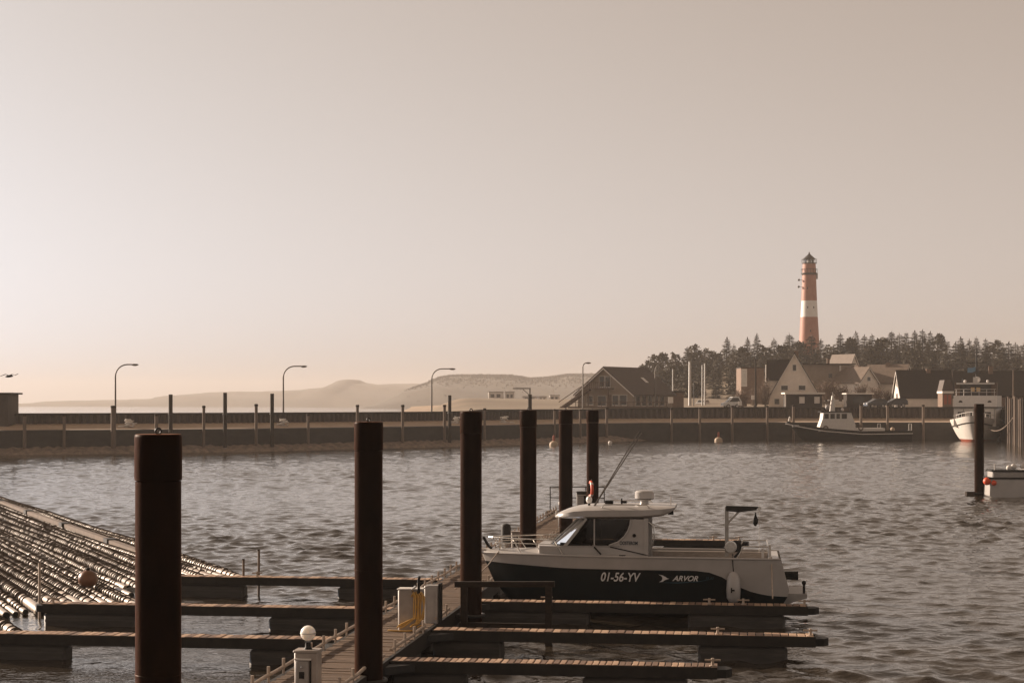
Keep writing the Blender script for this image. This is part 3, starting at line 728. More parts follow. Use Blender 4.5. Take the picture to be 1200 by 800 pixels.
# cabin
HWc = .98
def bx(px): return (px-566)/47.2
def bz(py): return 5.2-(py-HY)/47.3
side_poly = [(bx(640),1.46),(bx(655),1.62),(bx(668),1.70),(bx(740),1.72),(bx(765),1.73),(bx(765),1.46)]
for sd in (-1,1):
    a, b = sd*HWc, sd*(HWc-.06)
    MB().prism(side_poly, a, b).build('cabin_side', M_white, boat)
    # rear quarter panel with the curved front edge
    cur = [(bx(746),2.37),(bx(745.5),2.25),(bx(743),2.10),(bx(738.5),1.95),(bx(731.5),1.82),(bx(721),1.735)]
    MB().prism(cur+[(bx(721),1.712),(bx(763),1.725),(bx(763),2.37)], a, b).build('quarter_panel', M_white, boat)
    MB().tube([(x,sd*(HWc+.008),z) for x,z in cur], .022, 6).build('window_moulding', M_white, boat)
    MB().tube([(x-.05,sd*(HWc+.004),z-.0) for x,z in cur], .014, 6).build('window_seal', M_black, boat)
    # side glass
    MB().prism([(bx(672),1.74),(bx(696),2.36),(bx(745.5),2.36),(bx(743),2.10),(bx(738),1.95),(bx(731),1.82),(bx(721),1.74)], sd*(HWc-.025), sd*(HWc-.032)).build('side_window', M_glass, boat)
    MB().beam((bx(704),sd*(HWc-.02),1.72),(bx(704),sd*(HWc-.02),2.37),.03,.05).build('window_mullion', M_white, boat)
    MB().beam((bx(669),sd*(HWc-.03),1.68),(bx(695),sd*(HWc-.06),2.37),.05,.075).build('front_pillar', M_white, boat)
    MB().tube([(bx(665),sd*(HWc+.0),1.70),(bx(733),sd*(HWc+.0),1.715)], .016, 6).build('sill_trim', M_grey, boat)
    MB().tube([(bx(722),sd*(HWc+.008),1.70),(bx(766),sd*(HWc+.008),1.50)], .014, 6).build('style_line', M_black, boat)
    MB().tube([(bx(704),sd*(HWc+.02),1.69),(bx(712),sd*(HWc+.09),1.52)], .02, 6).build('strut', M_black, boat)
    MB().lathe([(.045,0),(.045,.015)], n=12).build('vent', M_black, boat, loc=(bx(750),sd*(HWc+.012),1.98)).rotation_euler = (R(90),0,0)
# windscreen: three panes between raked pillars
wb = [(bx(655),-.62),(bx(650),-.22),(bx(650),.22),(bx(655),.62)]; wt = [(bx(688),-.60),(bx(684),-.2),(bx(684),.2),(bx(688),.60)]
wb = [(bx(671),-HWc+.02)]+wb+[(bx(671),HWc-.02)]; wt = [(bx(696),-HWc+.06)]+wt+[(bx(696),HWc-.06)]
for i in range(5):
    a, b, c, d = (*wb[i],1.70), (*wb[i+1],1.70), (*wt[i+1],2.36), (*wt[i],2.36)
    off = lambda p: (p[0]+.008,p[1],p[2])
    MB().add([a,b,c,d,off(a),off(b),off(c),off(d)], [(0,1,2,3),(7,6,5,4),(0,4,5,1),(1,5,6,2),(2,6,7,3),(3,7,4,0)]).build('windscreen_pane', M_clear if i == 0 else M_glass, boat)
for i in (1,2,3,4): MB().beam((*wb[i],1.69),(*wt[i],2.37),.05,.05).build('windscreen_pillar', M_white, boat)
MB().prism([(bx(640),-.95),(bx(636),-.4),(bx(636),.4),(bx(640),.95),(bx(668),.95),(bx(668),-.95)], 1.48, 1.70, 'xy').build('cabin_front', M_white, boat)
MB().tube([(bx(652),-.5,1.72),(bx(664),-.62,1.98)], .012, 5).tube([(bx(652),.3,1.72),(bx(664),.2,1.98)], .012, 5).build('wiper', M_black, boat)
# roof, lofted along x
rp = [(bx(655),.30,2.36,2.40),(bx(659),.62,2.355,2.47),(bx(668),.86,2.35,2.55),(bx(680),.97,2.345,2.625),(bx(695),1.02,2.34,2.665),(bx(725),1.04,2.34,2.69),(bx(758),1.03,2.36,2.69),(bx(780),.98,2.42,2.69),(bx(791),.90,2.52,2.685),(bx(796),.80,2.60,2.68)]
vs = []; fs = []; m = 12
for x, hw_, zl, zh in rp:
    for k in range(m):
        a = 2*math.pi*(k+.5)/m; cx, cz = math.cos(a), math.sin(a)
        yy = hw_*math.copysign(abs(cx)**.45, cx); zz = (zl+zh)/2+(zh-zl)/2*math.copysign(abs(cz)**.6, cz)
        vs.append((x,yy,zz))
for i in range(len(rp)-1):
    for k in range(m): fs.append((i*m+k,i*m+(k+1)%m,(i+1)*m+(k+1)%m,(i+1)*m+k))
fs += [tuple(range(m)), tuple(range((len(rp)-1)*m,len(rp)*m))]
roof = MB().add(vs, fs).build('roof', M_white, boat, 60)
for sd in (-1,1):
    MB().tube([(bx(712),sd*.88,2.64),(bx(715),sd*.90,2.72),(bx(764),sd*.90,2.72),(bx(767),sd*.88,2.65)], .016, 6).build('roof_rail', M_chrome, roof)
MB().lathe([(.13,2.66),(.10,2.74),(.10,2.80)], (bx(759),0,0), 14).build('radar_pedestal', M_white, roof)
MB().lathe([(.17,2.79),(.20,2.81),(.235,2.83),(.235,2.98),(.20,3.02),(.10,3.035)], (bx(759),0,0), 24).build('radar_dome', M_white, roof)
MB().torus((bx(759),0,2.825), .225, .014, 'z', 24, 6).build('radar_seam', M_black, roof)
sp = MB().sphere((bx(695),-.25,2.80), .11, 14, 9, (.7,1,.85)).build('searchlight', M_globe, roof)
MB().tube([(bx(695),-.25,2.64),(bx(695),-.25,2.72)], .03, 8).build('searchlight_foot', M_black, roof)
for yy, tx, tz in ((-.55,755,4.52),(-.35,757,4.46)):
    MB().tube([(bx(701),yy,2.62),(bx(706),yy,2.80),(bx(tx),yy,tz)], [.022,.018,.014], 6).build('whip_aerial', M_lamp, roof)
MB().tube([(bx(656),-.3,2.38),(bx(656),-.3,2.52)], .02, 6).build('nav_light', M_frame, roof)
MB().tube([(bx(732),.1,2.68),(bx(732),.1,2.82)], .02, 6).box(bx(731),bx(738),.05,.15,2.70,2.76).build('horn', M_black, roof)
MB().box(bx(713),bx(722),-.1,.2,2.69,2.77).build('roof_hatch', M_black, roof)
MB().tube([(bx(790),0,2.68),(bx(790),0,2.88)], .014, 6).build('stern_light', M_frame, roof)
MB().box(bx(788),bx(794),-.6,-.45,2.47,2.56).build('deck_lamp', M_black, roof)
# rear bulkhead: posts, sliding door glass
for yy in (-.96,-.35,.35,.96): MB().box(bx(761),bx(766),yy-.035,yy+.035,.74,2.40).build('bulkhead_post', M_grey if abs(yy) < .9 else M_white, boat)
MB().box(bx(763),bx(764),.36,.93,1.3,2.38).build('rear_window', M_glass, boat)
MB().box(bx(763),bx(764),-.93,-.36,1.3,2.38).build('rear_window', M_glass, boat)
MB().box(bx(762.5),bx(764.5),-.34,.34,.76,2.36).build('cabin_door', M_glass, boat)
MB().tube([(bx(770),-.85,1.7),(bx(773),-.87,1.95),(bx(772),-.87,2.2),(bx(766),-.87,2.3)], .018, 6).build('grab_rail', M_chrome, boat)
# inside: seats, dash, wheel
MB().rbox(bx(718),bx(732),-.75,-.25,1.0,1.62,.06).rbox(bx(730),bx(736),-.75,-.25,1.5,2.05,.05).build('helm_seat', M_tarp, boat)
MB().rbox(bx(716),bx(732),.25,.75,1.0,1.62,.06).rbox(bx(730),bx(736),.25,.75,1.5,2.05,.05).build('passenger_seat', M_tarp, boat)
MB().box(bx(664),bx(690),-.9,.9,1.48,1.78).build('dashboard', M_black, boat)
MB().torus((0,0,0), .19, .014, 'x', 18, 6).build('steering_wheel', M_chrome, boat, loc=(bx(696),-.5,1.80)).rotation_euler = (0,R(-25),0)
# bow rail, anchor roller, cleats
pr = []
for i in range(13):
    s = .03+.22*i/12; x, y = section(s, zg_(s)); pr.append((s,x,y))
for sd in (-1,1):
    top = [(x+.08,sd*(y-.12),zg_(s)+.36-.02*i/12) for i,(s,x,y) in enumerate(pr)]
    MB().tube(top, .018, 6).build('bow_rail', M_chrome, boat)
    mid = [(x+.05,sd*(y-.09),zg_(s)+.24) for i,(s,x,y) in enumerate(pr)]
    MB().tube(mid, .010, 5).build('rail_wire', M_chrome, boat)
    for i in (0,4,8,12):
        s, x, y = pr[i]; MB().tube([(x+.30,sd*(y-.04),zg_(s)),(x+.08,sd*(y-.12),top[i][2])], .014, 6).build('stanchion', M_chrome, boat)
a, b = (pr[0][1]+.08,-(pr[0][2]-.12),zg_(.03)+.36), (pr[0][1]+.08,(pr[0][2]-.12),zg_(.03)+.36)
MB().tube([a,(a[0]-.12,0,a[2]),b], .018, 6).build('pulpit', M_chrome, boat)
for yy in (-.06,.06): MB().tube([(.30,yy,1.50),(.16,yy,1.62),(.06,yy,1.80),(.03,yy,1.83)], .026, 6).build('anchor_arm', M_black, boat)
MB().box(-.1,.35,-.08,.08,1.46,1.53).build('anchor_roller', M_chrome, boat)
MB().tube([(.55,0,1.5),(.55,0,1.66)], .05, 8).tube([(.45,0,1.63),(.65,0,1.63)], .03, 6).build('bow_bitt', M_chrome, boat)
# davit with winch drum
xd = bx(855)
dv = MB().beam((xd,.1,1.40),(xd,.1,2.64),.09,.10).beam((xd,.1,2.20),(xd+.30,.1,2.52),.05,.05).build('davit_post', M_galv, boat)
MB().prism([(xd-.02,2.66),(xd-.02,2.53),(xd+.30,2.50),(xd+.72,2.56),(xd+.78,2.64)], .03, .17).build('davit_arm', M_darksteel, boat)
MB().lathe([(.05,-.06),(.05,.06)], n=12).build('davit_sheave', M_chrome, boat, loc=(xd+.80,.1,2.60)).rotation_euler = (R(90),0,0)
MB().lathe([(.02,2.16),(.06,2.22),(.07,2.32),(.03,2.42),(.012,2.5)], (xd+.70,.1,0), 10).build('pulley_block', M_black, boat)
MB().tube([(xd+.80,.1,2.58),(xd+.79,.1,1.5)], .006, 5).build('davit_line', M_frame, boat)
for k, yy in enumerate((-.14,.12)):
    MB().lathe([(.15,-.02),(.15,.02),(.07,.03),(.07,.10),(.13,.11),(.13,.14)], n=18).build('winch_drum', M_darksteel if k else M_chrome, boat, loc=(xd+.10+.12*k,yy,1.66)).rotation_euler = (R(90),0,0)
MB().beam((xd,.0,1.62),(xd+.3,.0,1.62),.06,.10).build('winch_bracket', M_darksteel, boat)
# stern rail
MB().tube([(bx(868),-.95,1.47),(bx(874),-.95,1.74),(bx(902),-.95,1.74),(bx(902),-.95,1.47)], .017, 6).tube([(bx(902),-.95,1.74),(bx(902),.95,1.74),(bx(902),.95,1.47)], .017, 6).tube([(bx(868),.95,1.47),(bx(874),.95,1.74),(bx(902),.95,1.74)], .017, 6).build('stern_rail', M_chrome, boat)
MB().tube([(bx(896),-.95,1.47),(bx(896),-.95,1.70)], .03, 8).tube([(bx(904),-.7,1.47),(bx(904),-.7,1.76)], .035, 8).build('rod_holder', M_frame, boat)
MB().tube([(bx(864),-.9,1.47),(bx(872),-.9,1.66)], .03, 8).build('rod_holder', M_black, boat)
# swim platform, exhaust, stern gear
MB().prism([(7.15,.32),(7.3,.62),(8.05,.60),(8.05,.50),(7.75,.42),(7.45,.26)], -.85, .85).build('swim_platform', M_grey, boat)
MB().tube([(7.35,-.4,.98),(7.5,-.4,1.0),(7.85,-.4,1.0)], [.07,.10,.11], 10).build('outboard_cover', M_black, boat)
MB().tube([(7.98,-.7,.55),(7.98,-.7,.86)], .03, 8).sphere((7.98,-.7,.86), .055, 10, 6).build('platform_post', M_black, boat)
MB().box(7.3,7.5,-.3,.3,.6,.95).build('outdrive', M_black, boat)
# fender
xf = bx(863)
yf = -(section(.82,.9)[1]+.16)
fd = MB().lathe([(.03,.40),(.10,.44),(.16,.54),(.17,.75),(.155,1.0),(.10,1.12),(.04,1.17)], (xf,yf,0), 16).build('fender', M_white, boat)
MB().tube([(xf,yf,1.16),(xf-.02,-1.30,1.42),(xf-.02,-1.0,1.56)], .014, 6).build('fender_rope', M_black, fd)
MB().box(xf-.06,xf+.03,yf-.175,yf-.16,.72,.76).box(xf-.06,xf-.03,yf-.172,yf-.158,.68,.80).build('fender_mark', M_black, fd)
# lettering on the hull
def hull_text(name, me, px, py, up=.022):
    x = bx(px); s = x/BL; z = bz(py); h = .42
    P = lambda xx, zz: Vector((xx, -section(xx/BL, zz)[1], zz))
    ex = (P(x+h,z)-P(x-h,z)).normalized(); ez = (P(x,z+.08)-P(x,z-.08)).normalized(); nn = ex.cross(ez).normalized(); ez = nn.cross(ex)
    o = obj(name, me, boat); c = P(x,z)+nn*up; c.x = x
    o.matrix_basis = Matrix(((ex.x,ez.x,nn.x,c.x),(ex.y,ez.y,nn.y,c.y),(ex.z,ez.z,nn.z,c.z),(0,0,0,1))); return o
hull_text('registration_lettering', text_mesh('registration_lettering', '01-56-YV', .215, M_letter, .28, .97, .005), 733.5, 671.5)
hull_text('brand_lettering', text_mesh('brand_lettering', 'ARVOR', .125, M_letter, .38, .62, .004), 808.5, 671.8)
def logo():
    P = [(-.26,.16),(-.06,.13),(.10,.06),(.19,.0),(.28,-.02),(.17,-.05),(.06,-.09),(-.05,-.16),(-.22,-.18),(-.10,-.11),(-.06,-.04),(-.06,.03),(-.12,.10)]
    me = MB().prism([(x*.48,y*.55) for x,y in P], -.002, .002, 'xy').mesh('logo_mark', M_letter, None); return me
hull_text('logo_mark', logo(), 784, 671.5)
sw = MB().prism([(-.6,-.07),(-.1,-.055),(.4,-.02),(.8,.05),(.4,-.04),(-.1,-.085)], -.001, .001, 'xy').mesh('swoosh', M_swoosh, None)
hull_text('swoosh', sw, 805, 673.5, .014)
hull_text('size_lettering', text_mesh('size_lettering', '25 AS', .05, M_swoosh, .3, .2, .001), 836, 671.0)
o = obj('name_lettering', text_mesh('name_lettering', 'OOSTEROM', .085, M_letterblue, .1, .44, .003), boat, (bx(743.5),-(HWc+.008),1.79)); o.rotation_euler = (R(90),0,0)
o = obj('builder_mark', MB().prism([(-.09,.02),(.09,.02),(.07,0),(.03,0),(.02,-.03),(-.02,0),(-.07,0)], -.002, .002, 'xy').mesh('builder_mark', M_black, None), boat, (bx(737),-(HWc+.25),1.505)); o.rotation_euler = (R(90),0,0)
# mooring lines
for k, (a, b, lab) in enumerate([((.5,-.45,1.52),(-.55,-.9,.60),'slack mooring line from the boat bow to the walkway'),((7.2,-1.05,1.5),(7.2,-2.4,.66),'mooring line from the boat stern to the finger cleat')]):
    t = thing('mooring_line', lab, 'rope', BO, PRZ); a, b = Vector(a), Vector(b); m_ = (a+b)/2-Vector((0,0,.16))
    MB().tube([a, a.lerp(m_,.5)-Vector((0,0,.04)), m_, m_.lerp(b,.5), b], .014, 6).build('line', M_pipewhite, t)

# ---------------------------------------------------------------- far dunes and the wooded ridge
def ridge(name, label, prof, Y, depth, m, foot_py=474, rough=.6, seed=1, xr=None):
    rg = np.random.RandomState(seed); pxs = [p[0] for p in prof]; pys = [p[1] for p in prof]
    cols = np.arange(pxs[0], pxs[-1]+.1, 4.0); rows = 16; V = []
    nz = np.convolve(rg.randn(len(cols)+8), np.ones(5)/5, 'same')[4:-4]
    for j in range(rows):
        t = j/(rows-1)
        for i, c in enumerate(cols):
            y = Y+depth*(t-.5); x = (c-600)*Y/F*(1+.0*t)
            top = CH-(np.interp(c, pxs, pys)-HY)*Y/F
            h = math.sin(math.pi*min(1,t/.9*.5+.0) if t < .9 else math.pi*.5*(1-(t-.9)/.1*.8))
            V.append((x, y+depth*.06*math.sin(c*.05+j), -1+(top+1)*h**.7*(1+.05*math.sin(c*.021+j*.9)*(1-h))+nz[i]*rough*h+rg.randn()*rough*.35*(1-abs(2*t-1))))
    o = obj(name, npmesh(name, V, grid_faces(rows, len(cols)), m)); return tag(o, label, None, kind='structure')
ridge('far_dunes', 'pale hazy dunes along the horizon', [(-260,476),(15,474),(45,470.5),(70,469),(110,468),(150,467.5),(178,467),(186,463),(210,460),(250,457.5),(300,457.5),(340,455),(368,452.5),(380,448),(392,443.5),(402,442.5),(412,446),(430,448.5),(460,448),(490,448),(520,450),(600,452),(760,455),(1300,456)], 2900, 700, M_dune, rough=.9, seed=2)
ridge('wooded_ridge', 'long hazy ridge covered with scrub behind the beach', [(440,474),(465,461),(480,452),(497,446),(510,441),(525,438.5),(560,438),(600,438.5),(622,442),(645,441),(668,437.5),(700,437),(740,440),(790,438),(900,436),(1260,436)], 1800, 400, M_wood, rough=.35, seed=3)
def ridge_scrub():
    rg = random.Random(11); V = []; T = []
    prof = [(480,452),(497,446),(510,441),(525,438.5),(560,438),(600,438.5),(622,442),(645,441),(668,437.5),(700,437),(740,440),(790,438)]
    for i in range(5200):
        c = rg.uniform(478,790); t = rg.random()**.25; y = 1600+364*t; top = CH-(np.interp(c,[p[0] for p in prof],[p[1] for p in prof])-HY)*1800/F
        x = (c-600)*1800/F; h = math.sin(math.pi*.5*min(1,(y-1600)/360+.02)); z = -1+(top+1)*h**.7
        s = rg.uniform(.8,1.9); hh = rg.uniform(1.0,2.6)*(.5 if c < 500 else 1); k = len(V)
        for j in range(4):
            a = rg.random()*6.28; x2 = x+rg.uniform(-s,s); z2 = z+rg.uniform(0,hh*.6); n = len(V)
            V += [(x2-.5*s*math.cos(a),y-.5*s*math.sin(a),z2-.3),(x2+.5*s*math.cos(a),y+.5*s*math.sin(a),z2-.3),(x2+rg.uniform(-.3,.3),y,z2+hh*.6)]; T.append((n,n+1,n+2))
    tag(obj('ridge_scrub', npmesh('ridge_scrub', V, T, M_wood, False)), 'low scrub and trees covering the hazy ridge', 'scrub', kind='stuff')
ridge_scrub()
# pale sand bank with white caravans in front of the ridge
ridge('sand_bank', 'pale sand bank between the harbour wall and the ridge', [(475,476),(520,474.5),(545,472),(565,470),(600,469.5),(655,470),(690,470.5),(730,472),(800,476)], 480, 120, M_sand, rough=.12, seed=4)
for k, (a, b, t_, b_, lab) in enumerate([(572,590,459,470,'left white caravan on the sand bank below the ridge'),(592,603,459,470.5,'narrow white caravan second from left on the sand bank'),(612,630,464.5,470.5,'low white cabin on the sand bank left of the gallows arm'),(631,641,464.5,470.5,'small white cabin on the sand bank right of the gallows arm'),(644,656,463,470.5,'white hut with a little mast on the sand bank')]):
    Y = 522; x0, x1 = Xp(a,Y), Xp(b,Y); zt, zb = Zp(t_,Y), Zp(b_+1,Y)
    t = thing('caravan', lab, 'caravan', ((x0+x1)/2,Y,zb), 0, 'white cabins on the sand bank'); h = (x1-x0)/2
    MB().rbox(-h,h,0,2.4,0,zt-zb,.2).build('body', M_frame, t)
    MB().box(-h-.15,h+.15,-.15,2.5,zt-zb+.002,zt-zb+.12).build('roof', M_grey, t)
    for q_ in range(2): MB().box(-h*.7+q_*h*.8,-h*.7+q_*h*.8+h*.5,-.03,.02,(zt-zb)*.45,(zt-zb)*.78).build('window', M_pane, t)
    if k == 4: MB().tube([(-h*.3,1,0),(-h*.3,1,4.2)], .09, 6).build('mast', M_frame, t)

# ---------------------------------------------------------------- lighthouse
LY = 509.0; lp = Wp(948.3, 430, LY); lz = lp.z-3
lh = thing('lighthouse', 'round red lighthouse with one white band rising behind the wood', 'lighthouse', (lp.x,LY,lz))
def rz_(py): return Zp(py,LY)-lz
def lr(py): return float(np.interp(py, [315,322,352,372,400,433], [7.6,7.9,9.0,10.0,11.6,14.0]))*LY/F
def tower_ring(name, ys, m): MB().lathe([(lr(y),rz_(y)) for y in ys], n=32, cap=False).build(name, m, lh)
tower_ring('tower_lower', [446,430,415,400,385,371.5], M_lhred); tower_ring('tower_white_band', [371.5,360,352.5], M_lhwhite); tower_ring('tower_upper', [352.5,340,330,322], M_lhred)
g = LY/F
MB().lathe([(7.9*g,rz_(322)),(7.9*g,rz_(318)),(7.4*g,rz_(309)),(7.4*g,rz_(308.5))], n=28).build('watch_room', M_lhred, lh)
MB().lathe([(7.2*g,rz_(323)),(9.6*g,rz_(321)),(9.6*g,rz_(320)),(7.2*g,rz_(320))], n=28).build('gallery', M_darksteel, lh)
MB().lathe([(7.0*g,rz_(309.2)),(8.8*g,rz_(308.8)),(8.8*g,rz_(308.2)),(6.5*g,rz_(308.2))], n=28).build('upper_gallery', M_darksteel, lh)
for (ry, rr, n_) in ((320,9.4,16),(308.4,8.6,14)):
    for k in range(n_):
        a = 2*math.pi*k/n_; MB().tube([(rr*g*math.cos(a),rr*g*math.sin(a),rz_(ry)),(rr*g*math.cos(a),rr*g*math.sin(a),rz_(ry)+1.15)], .05, 5).build('baluster', M_darksteel, lh)
    MB().torus((0,0,rz_(ry)+1.15), rr*g, .06, 'z', 28, 5).build('gallery_rail', M_darksteel, lh)
MB().lathe([(5.2*g,rz_(308.2)),(5.2*g,rz_(303.8))], n=16).build('lantern_glass', M_clear, lh)
for k in range(8):
    a = 2*math.pi*k/8; MB().tube([(5.3*g*math.cos(a),5.3*g*math.sin(a),rz_(308.2)),(5.3*g*math.cos(a),5.3*g*math.sin(a),rz_(303.6))], .09, 5).build('lantern_bar', M_darksteel, lh)
MB().lathe([(.5,rz_(308)),(.7,rz_(306)),(.5,rz_(304.5))], n=10).build('lens', M_globe, lh)
MB().lathe([(7.0*g,rz_(303.8)),(7.2*g,rz_(303.2)),(4.6*g,rz_(301)),(2.0*g,rz_(298.6)),(.9*g,rz_(297.4))], n=20).build('lantern_roof', M_darksteel, lh)
MB().sphere((0,0,rz_(296.8)), .28, 8, 6).tube([(0,0,rz_(297)),(0,0,rz_(294.6))], .06, 5).build('finial', M_darksteel, lh)
for (px,py) in ((945,360.5),(952,360.5),(948,388),(945,338)):
    a = math.asin(max(-1,min(1,(px-948.3)*g/lr(py)))); x = (lr(py)+.03)*math.sin(a); y = -(lr(py)+.03)*math.cos(a)
    MB().box(x-.14,x+.14,y-.05,y+.25,rz_(py)-.3,rz_(py)+.3).build('window', M_pane, lh)
for (py, r_) in ((328,.35),(336,.35)):
    MB().beam((-lr(py)+.1,0,rz_(py)),(-lr(py)-.9,0,rz_(py)),.1,.1).sphere((-lr(py)-1.0,0,rz_(py)), r_, 8, 6).build('antenna', M_darksteel, lh)
MB().box(lr(322),lr(322)+.5,-.3,.3,rz_(327),rz_(320)).build('antenna_panel', M_grey, lh)

# ---------------------------------------------------------------- trees
def crown_mesh(kind, seed):
    rg = random.Random(seed); V = []; Q = []
    def quad(c, d, nrm, L, wd):
        s = d.cross(nrm); s = s.normalized() if s.length > 1e-6 else Vector((1,0,0)); k = len(V)
        V.extend([c-s*wd*.5, c+d*L*.45-s*wd*.6, c+d*L, c+d*L*.5+s*wd*.6]); Q.append((k,k+1,k+2,k+3))
    if kind == 'spruce':                      # unit height 1, radius about .2
        z = .10
        while z < .985:
            rad = (.205*(1-z)**.82+.008)*rg.uniform(.75,1.12); nb = 8 if z < .8 else 6; a0 = rg.random()*6.28
            for b in range(nb):
                if rg.random() < .08: continue
                a = a0+6.283*b/nb+rg.uniform(-.25,.25); out = Vector((math.cos(a),math.sin(a),rg.uniform(-.12,.32)*(1 if z > .6 else .6))).normalized(); r = rad*rg.uniform(.7,1.15)
                base = Vector((0,0,z)); n = max(2,int(5*r/.2)+1)
                for j in range(n):
                    c = base+out*r*(j+.3)/n
                    for s in (-1,1):
                        d = (out*.7+Vector((-out.y,out.x,0))*s*rg.uniform(.4,.9)+Vector((0,0,rg.uniform(-.45,.1)))).normalized()
                        quad(c, d, Vector((rg.uniform(-.6,.6),rg.uniform(-.6,.6),1)).normalized(), r/n*rg.uniform(1.1,1.7)+.014, .022+r*.05)
            z += .021+.012*(1-z)
        for j in range(5): quad(Vector((0,0,.95+.01*j)), Vector((rg.uniform(-.2,.2),rg.uniform(-.2,.2),1)).normalized(), Vector((1,rg.random(),0)), .04, .012)
    else:                                     # wind-shaped pine, irregular clumps
        clumps = []
        for i in range(58):
            zz = .08+.86*rg.random()**.85; rr = .27*(1.02-zz)**.55*rg.random()**.5; a = rg.random()*6.28
            clumps.append((Vector((rr*math.cos(a)+.03,rr*math.sin(a),zz)), rg.uniform(.05,.095)*(1.2-zz*.6)))
        for i in range(4): clumps.append((Vector((rg.uniform(-.05,.05),rg.uniform(-.05,.05),.90+.025*i)), rg.uniform(.02,.035)))
        for c, r in clumps:
            for j in range(int(56*(r/.09)**1.3)+8):
                d = Vector((rg.gauss(0,1),rg.gauss(0,1),rg.gauss(.25,.8))).normalized(); p = c+Vector((d.x,d.y,d.z*.75))*r*rg.random()**.35
                quad(p, (d+Vector((0,0,.35))).normalized(), Vector((rg.gauss(0,1),rg.gauss(0,1),rg.gauss(0,1))).normalized(), rg.uniform(.028,.055), .026)
    return V, Q
CROWNS = {}
for kind in ('spruce','pine'):
    CROWNS[kind] = []
    for k in range(4):
        V, Q = crown_mesh(kind, 20+k+(0 if kind == 'spruce' else 50)); CROWNS[kind].append(npmesh('crown', V, Q, M_fol if k % 2 == 0 else M_fol2, False))
TRUNK = MB().tube([(0,0,-.08),(.004,0,.3),(-.004,.003,.65),(0,0,.96)], [.02,.015,.009,.002], 7).mesh('trunk', M_bark)
PTRUNK = MB().tube([(0,0,-.08),(.02,0,.3),(.0,.01,.55),(.03,0,.9)], [.024,.018,.012,.003], 7).tube([(.01,0,.4),(.12,.05,.6),(.18,.06,.72)], [.012,.008,.003], 5).tube([(.01,0,.5),(-.1,-.06,.66),(-.15,-.08,.78)], [.010,.007,.003], 5).mesh('trunk', M_bark)
def tree(kind, px, top_py, Y, h, label, wide=1.0, group=None):
    x = Xp(px,Y); zt = Zp(top_py,Y); z0 = zt-h
    g0 = ground(x,Y)
    if z0 > g0+.2: h = zt-g0+.3; z0 = zt-h
    t = thing('spruce_tree' if kind == 'spruce' else 'pine_tree', label, 'tree', (x,Y,z0), rnd.uniform(0,6.28), group)
    for nm, me in (('trunk', TRUNK if kind == 'spruce' else PTRUNK), ('crown', rnd.choice(CROWNS[kind]))):
        o = obj(nm, me, t); o.scale = (h*wide,h*wide,h)
SKY = [(738,437),(752,427),(765,416),(778,413),(790,414),(805,407),(815,404),(828,409),(840,413),(852,396),(860,404),(868,407),(876,396),(887,391.5),(896,406),(907,397),(918,404),(925,391),(936,400),(942,396),(955,404),(962,398),(973,405),(985,391),(995,396),(1003,389),(1013,393),(1022,392),(1034,396),(1045,388),(1054,391),(1062,389),(1072,388),(1081,386.5),(1090,389),(1100,391),(1110,399),(1120,401),(1126,395.5),(1136,398),(1144,395),(1155,397),(1165,399),(1173,400),(1182,401),(1190,402),(1199,403),(1210,400),(1222,398),(1236,402)]
def skyl(px): return float(np.interp(px, [s[0] for s in SKY], [s[1] for s in SKY]))
for i, (px, ty) in enumerate(SKY):
    if px in (942,955): continue
    sp = px in (805,852,860,876,887,907,925,962,985,1003) or (px > 1010 and i % 7 != 0)
    kind = 'spruce' if sp else 'pine'; Y = 462+rnd.uniform(-12,24)
    lab = {852:'tall spruce on the skyline left of the lighthouse, above the tall masts',887:'tallest spruce on the skyline left of the lighthouse',925:'pointed spruce just left of the lighthouse',962:'spruce standing against the right side of the lighthouse foot',985:'pointed spruce just right of the lighthouse'}.get(px)
    if not lab:
        q_ = [p_[0] for p_ in SKY if p_[0] not in (942,955)]; k_ = sum(1 for p_ in q_ if 948 < p_ < px) if px > 948 else sum(1 for p_ in q_ if px < p_ < 948)
        lab = f'{ORD[k_]} skyline tree to the {"right" if px > 948 else "left"} of the lighthouse, a {kind}'
    tree(kind, px, ty, Y, rnd.uniform(13,17) if sp else rnd.uniform(12,15), lab, rnd.uniform(1.25,1.7) if sp else rnd.uniform(1.0,1.25), 'skyline trees of the wood')
tree('spruce', 951, 392, 452, 19, 'broad spruce in front of the lighthouse foot', 1.35)
for row, (Y0, dpy, step) in enumerate([(438,11,17),(412,22,19),(388,33,22),(368,44,26)]):
    px = 742+row*6
    while px < 1225:
        ty = min(skyl(px)+dpy+rnd.uniform(-4,5), 452)
        kind = 'pine' if rnd.random() < .25 else 'spruce'
        tree(kind, px, ty, Y0+rnd.uniform(-9,9), rnd.uniform(10,14), f'{"pine" if kind=="pine" else "spruce"} inside the dense wood, {["second","third","fourth","front"][row]} row from the skyline' if row < 3 else f'low {kind} at the front edge of the wood', rnd.uniform(1.3,1.7), f'wood row {row+1} {kind}s')
        px += step+rnd.uniform(-5,5)
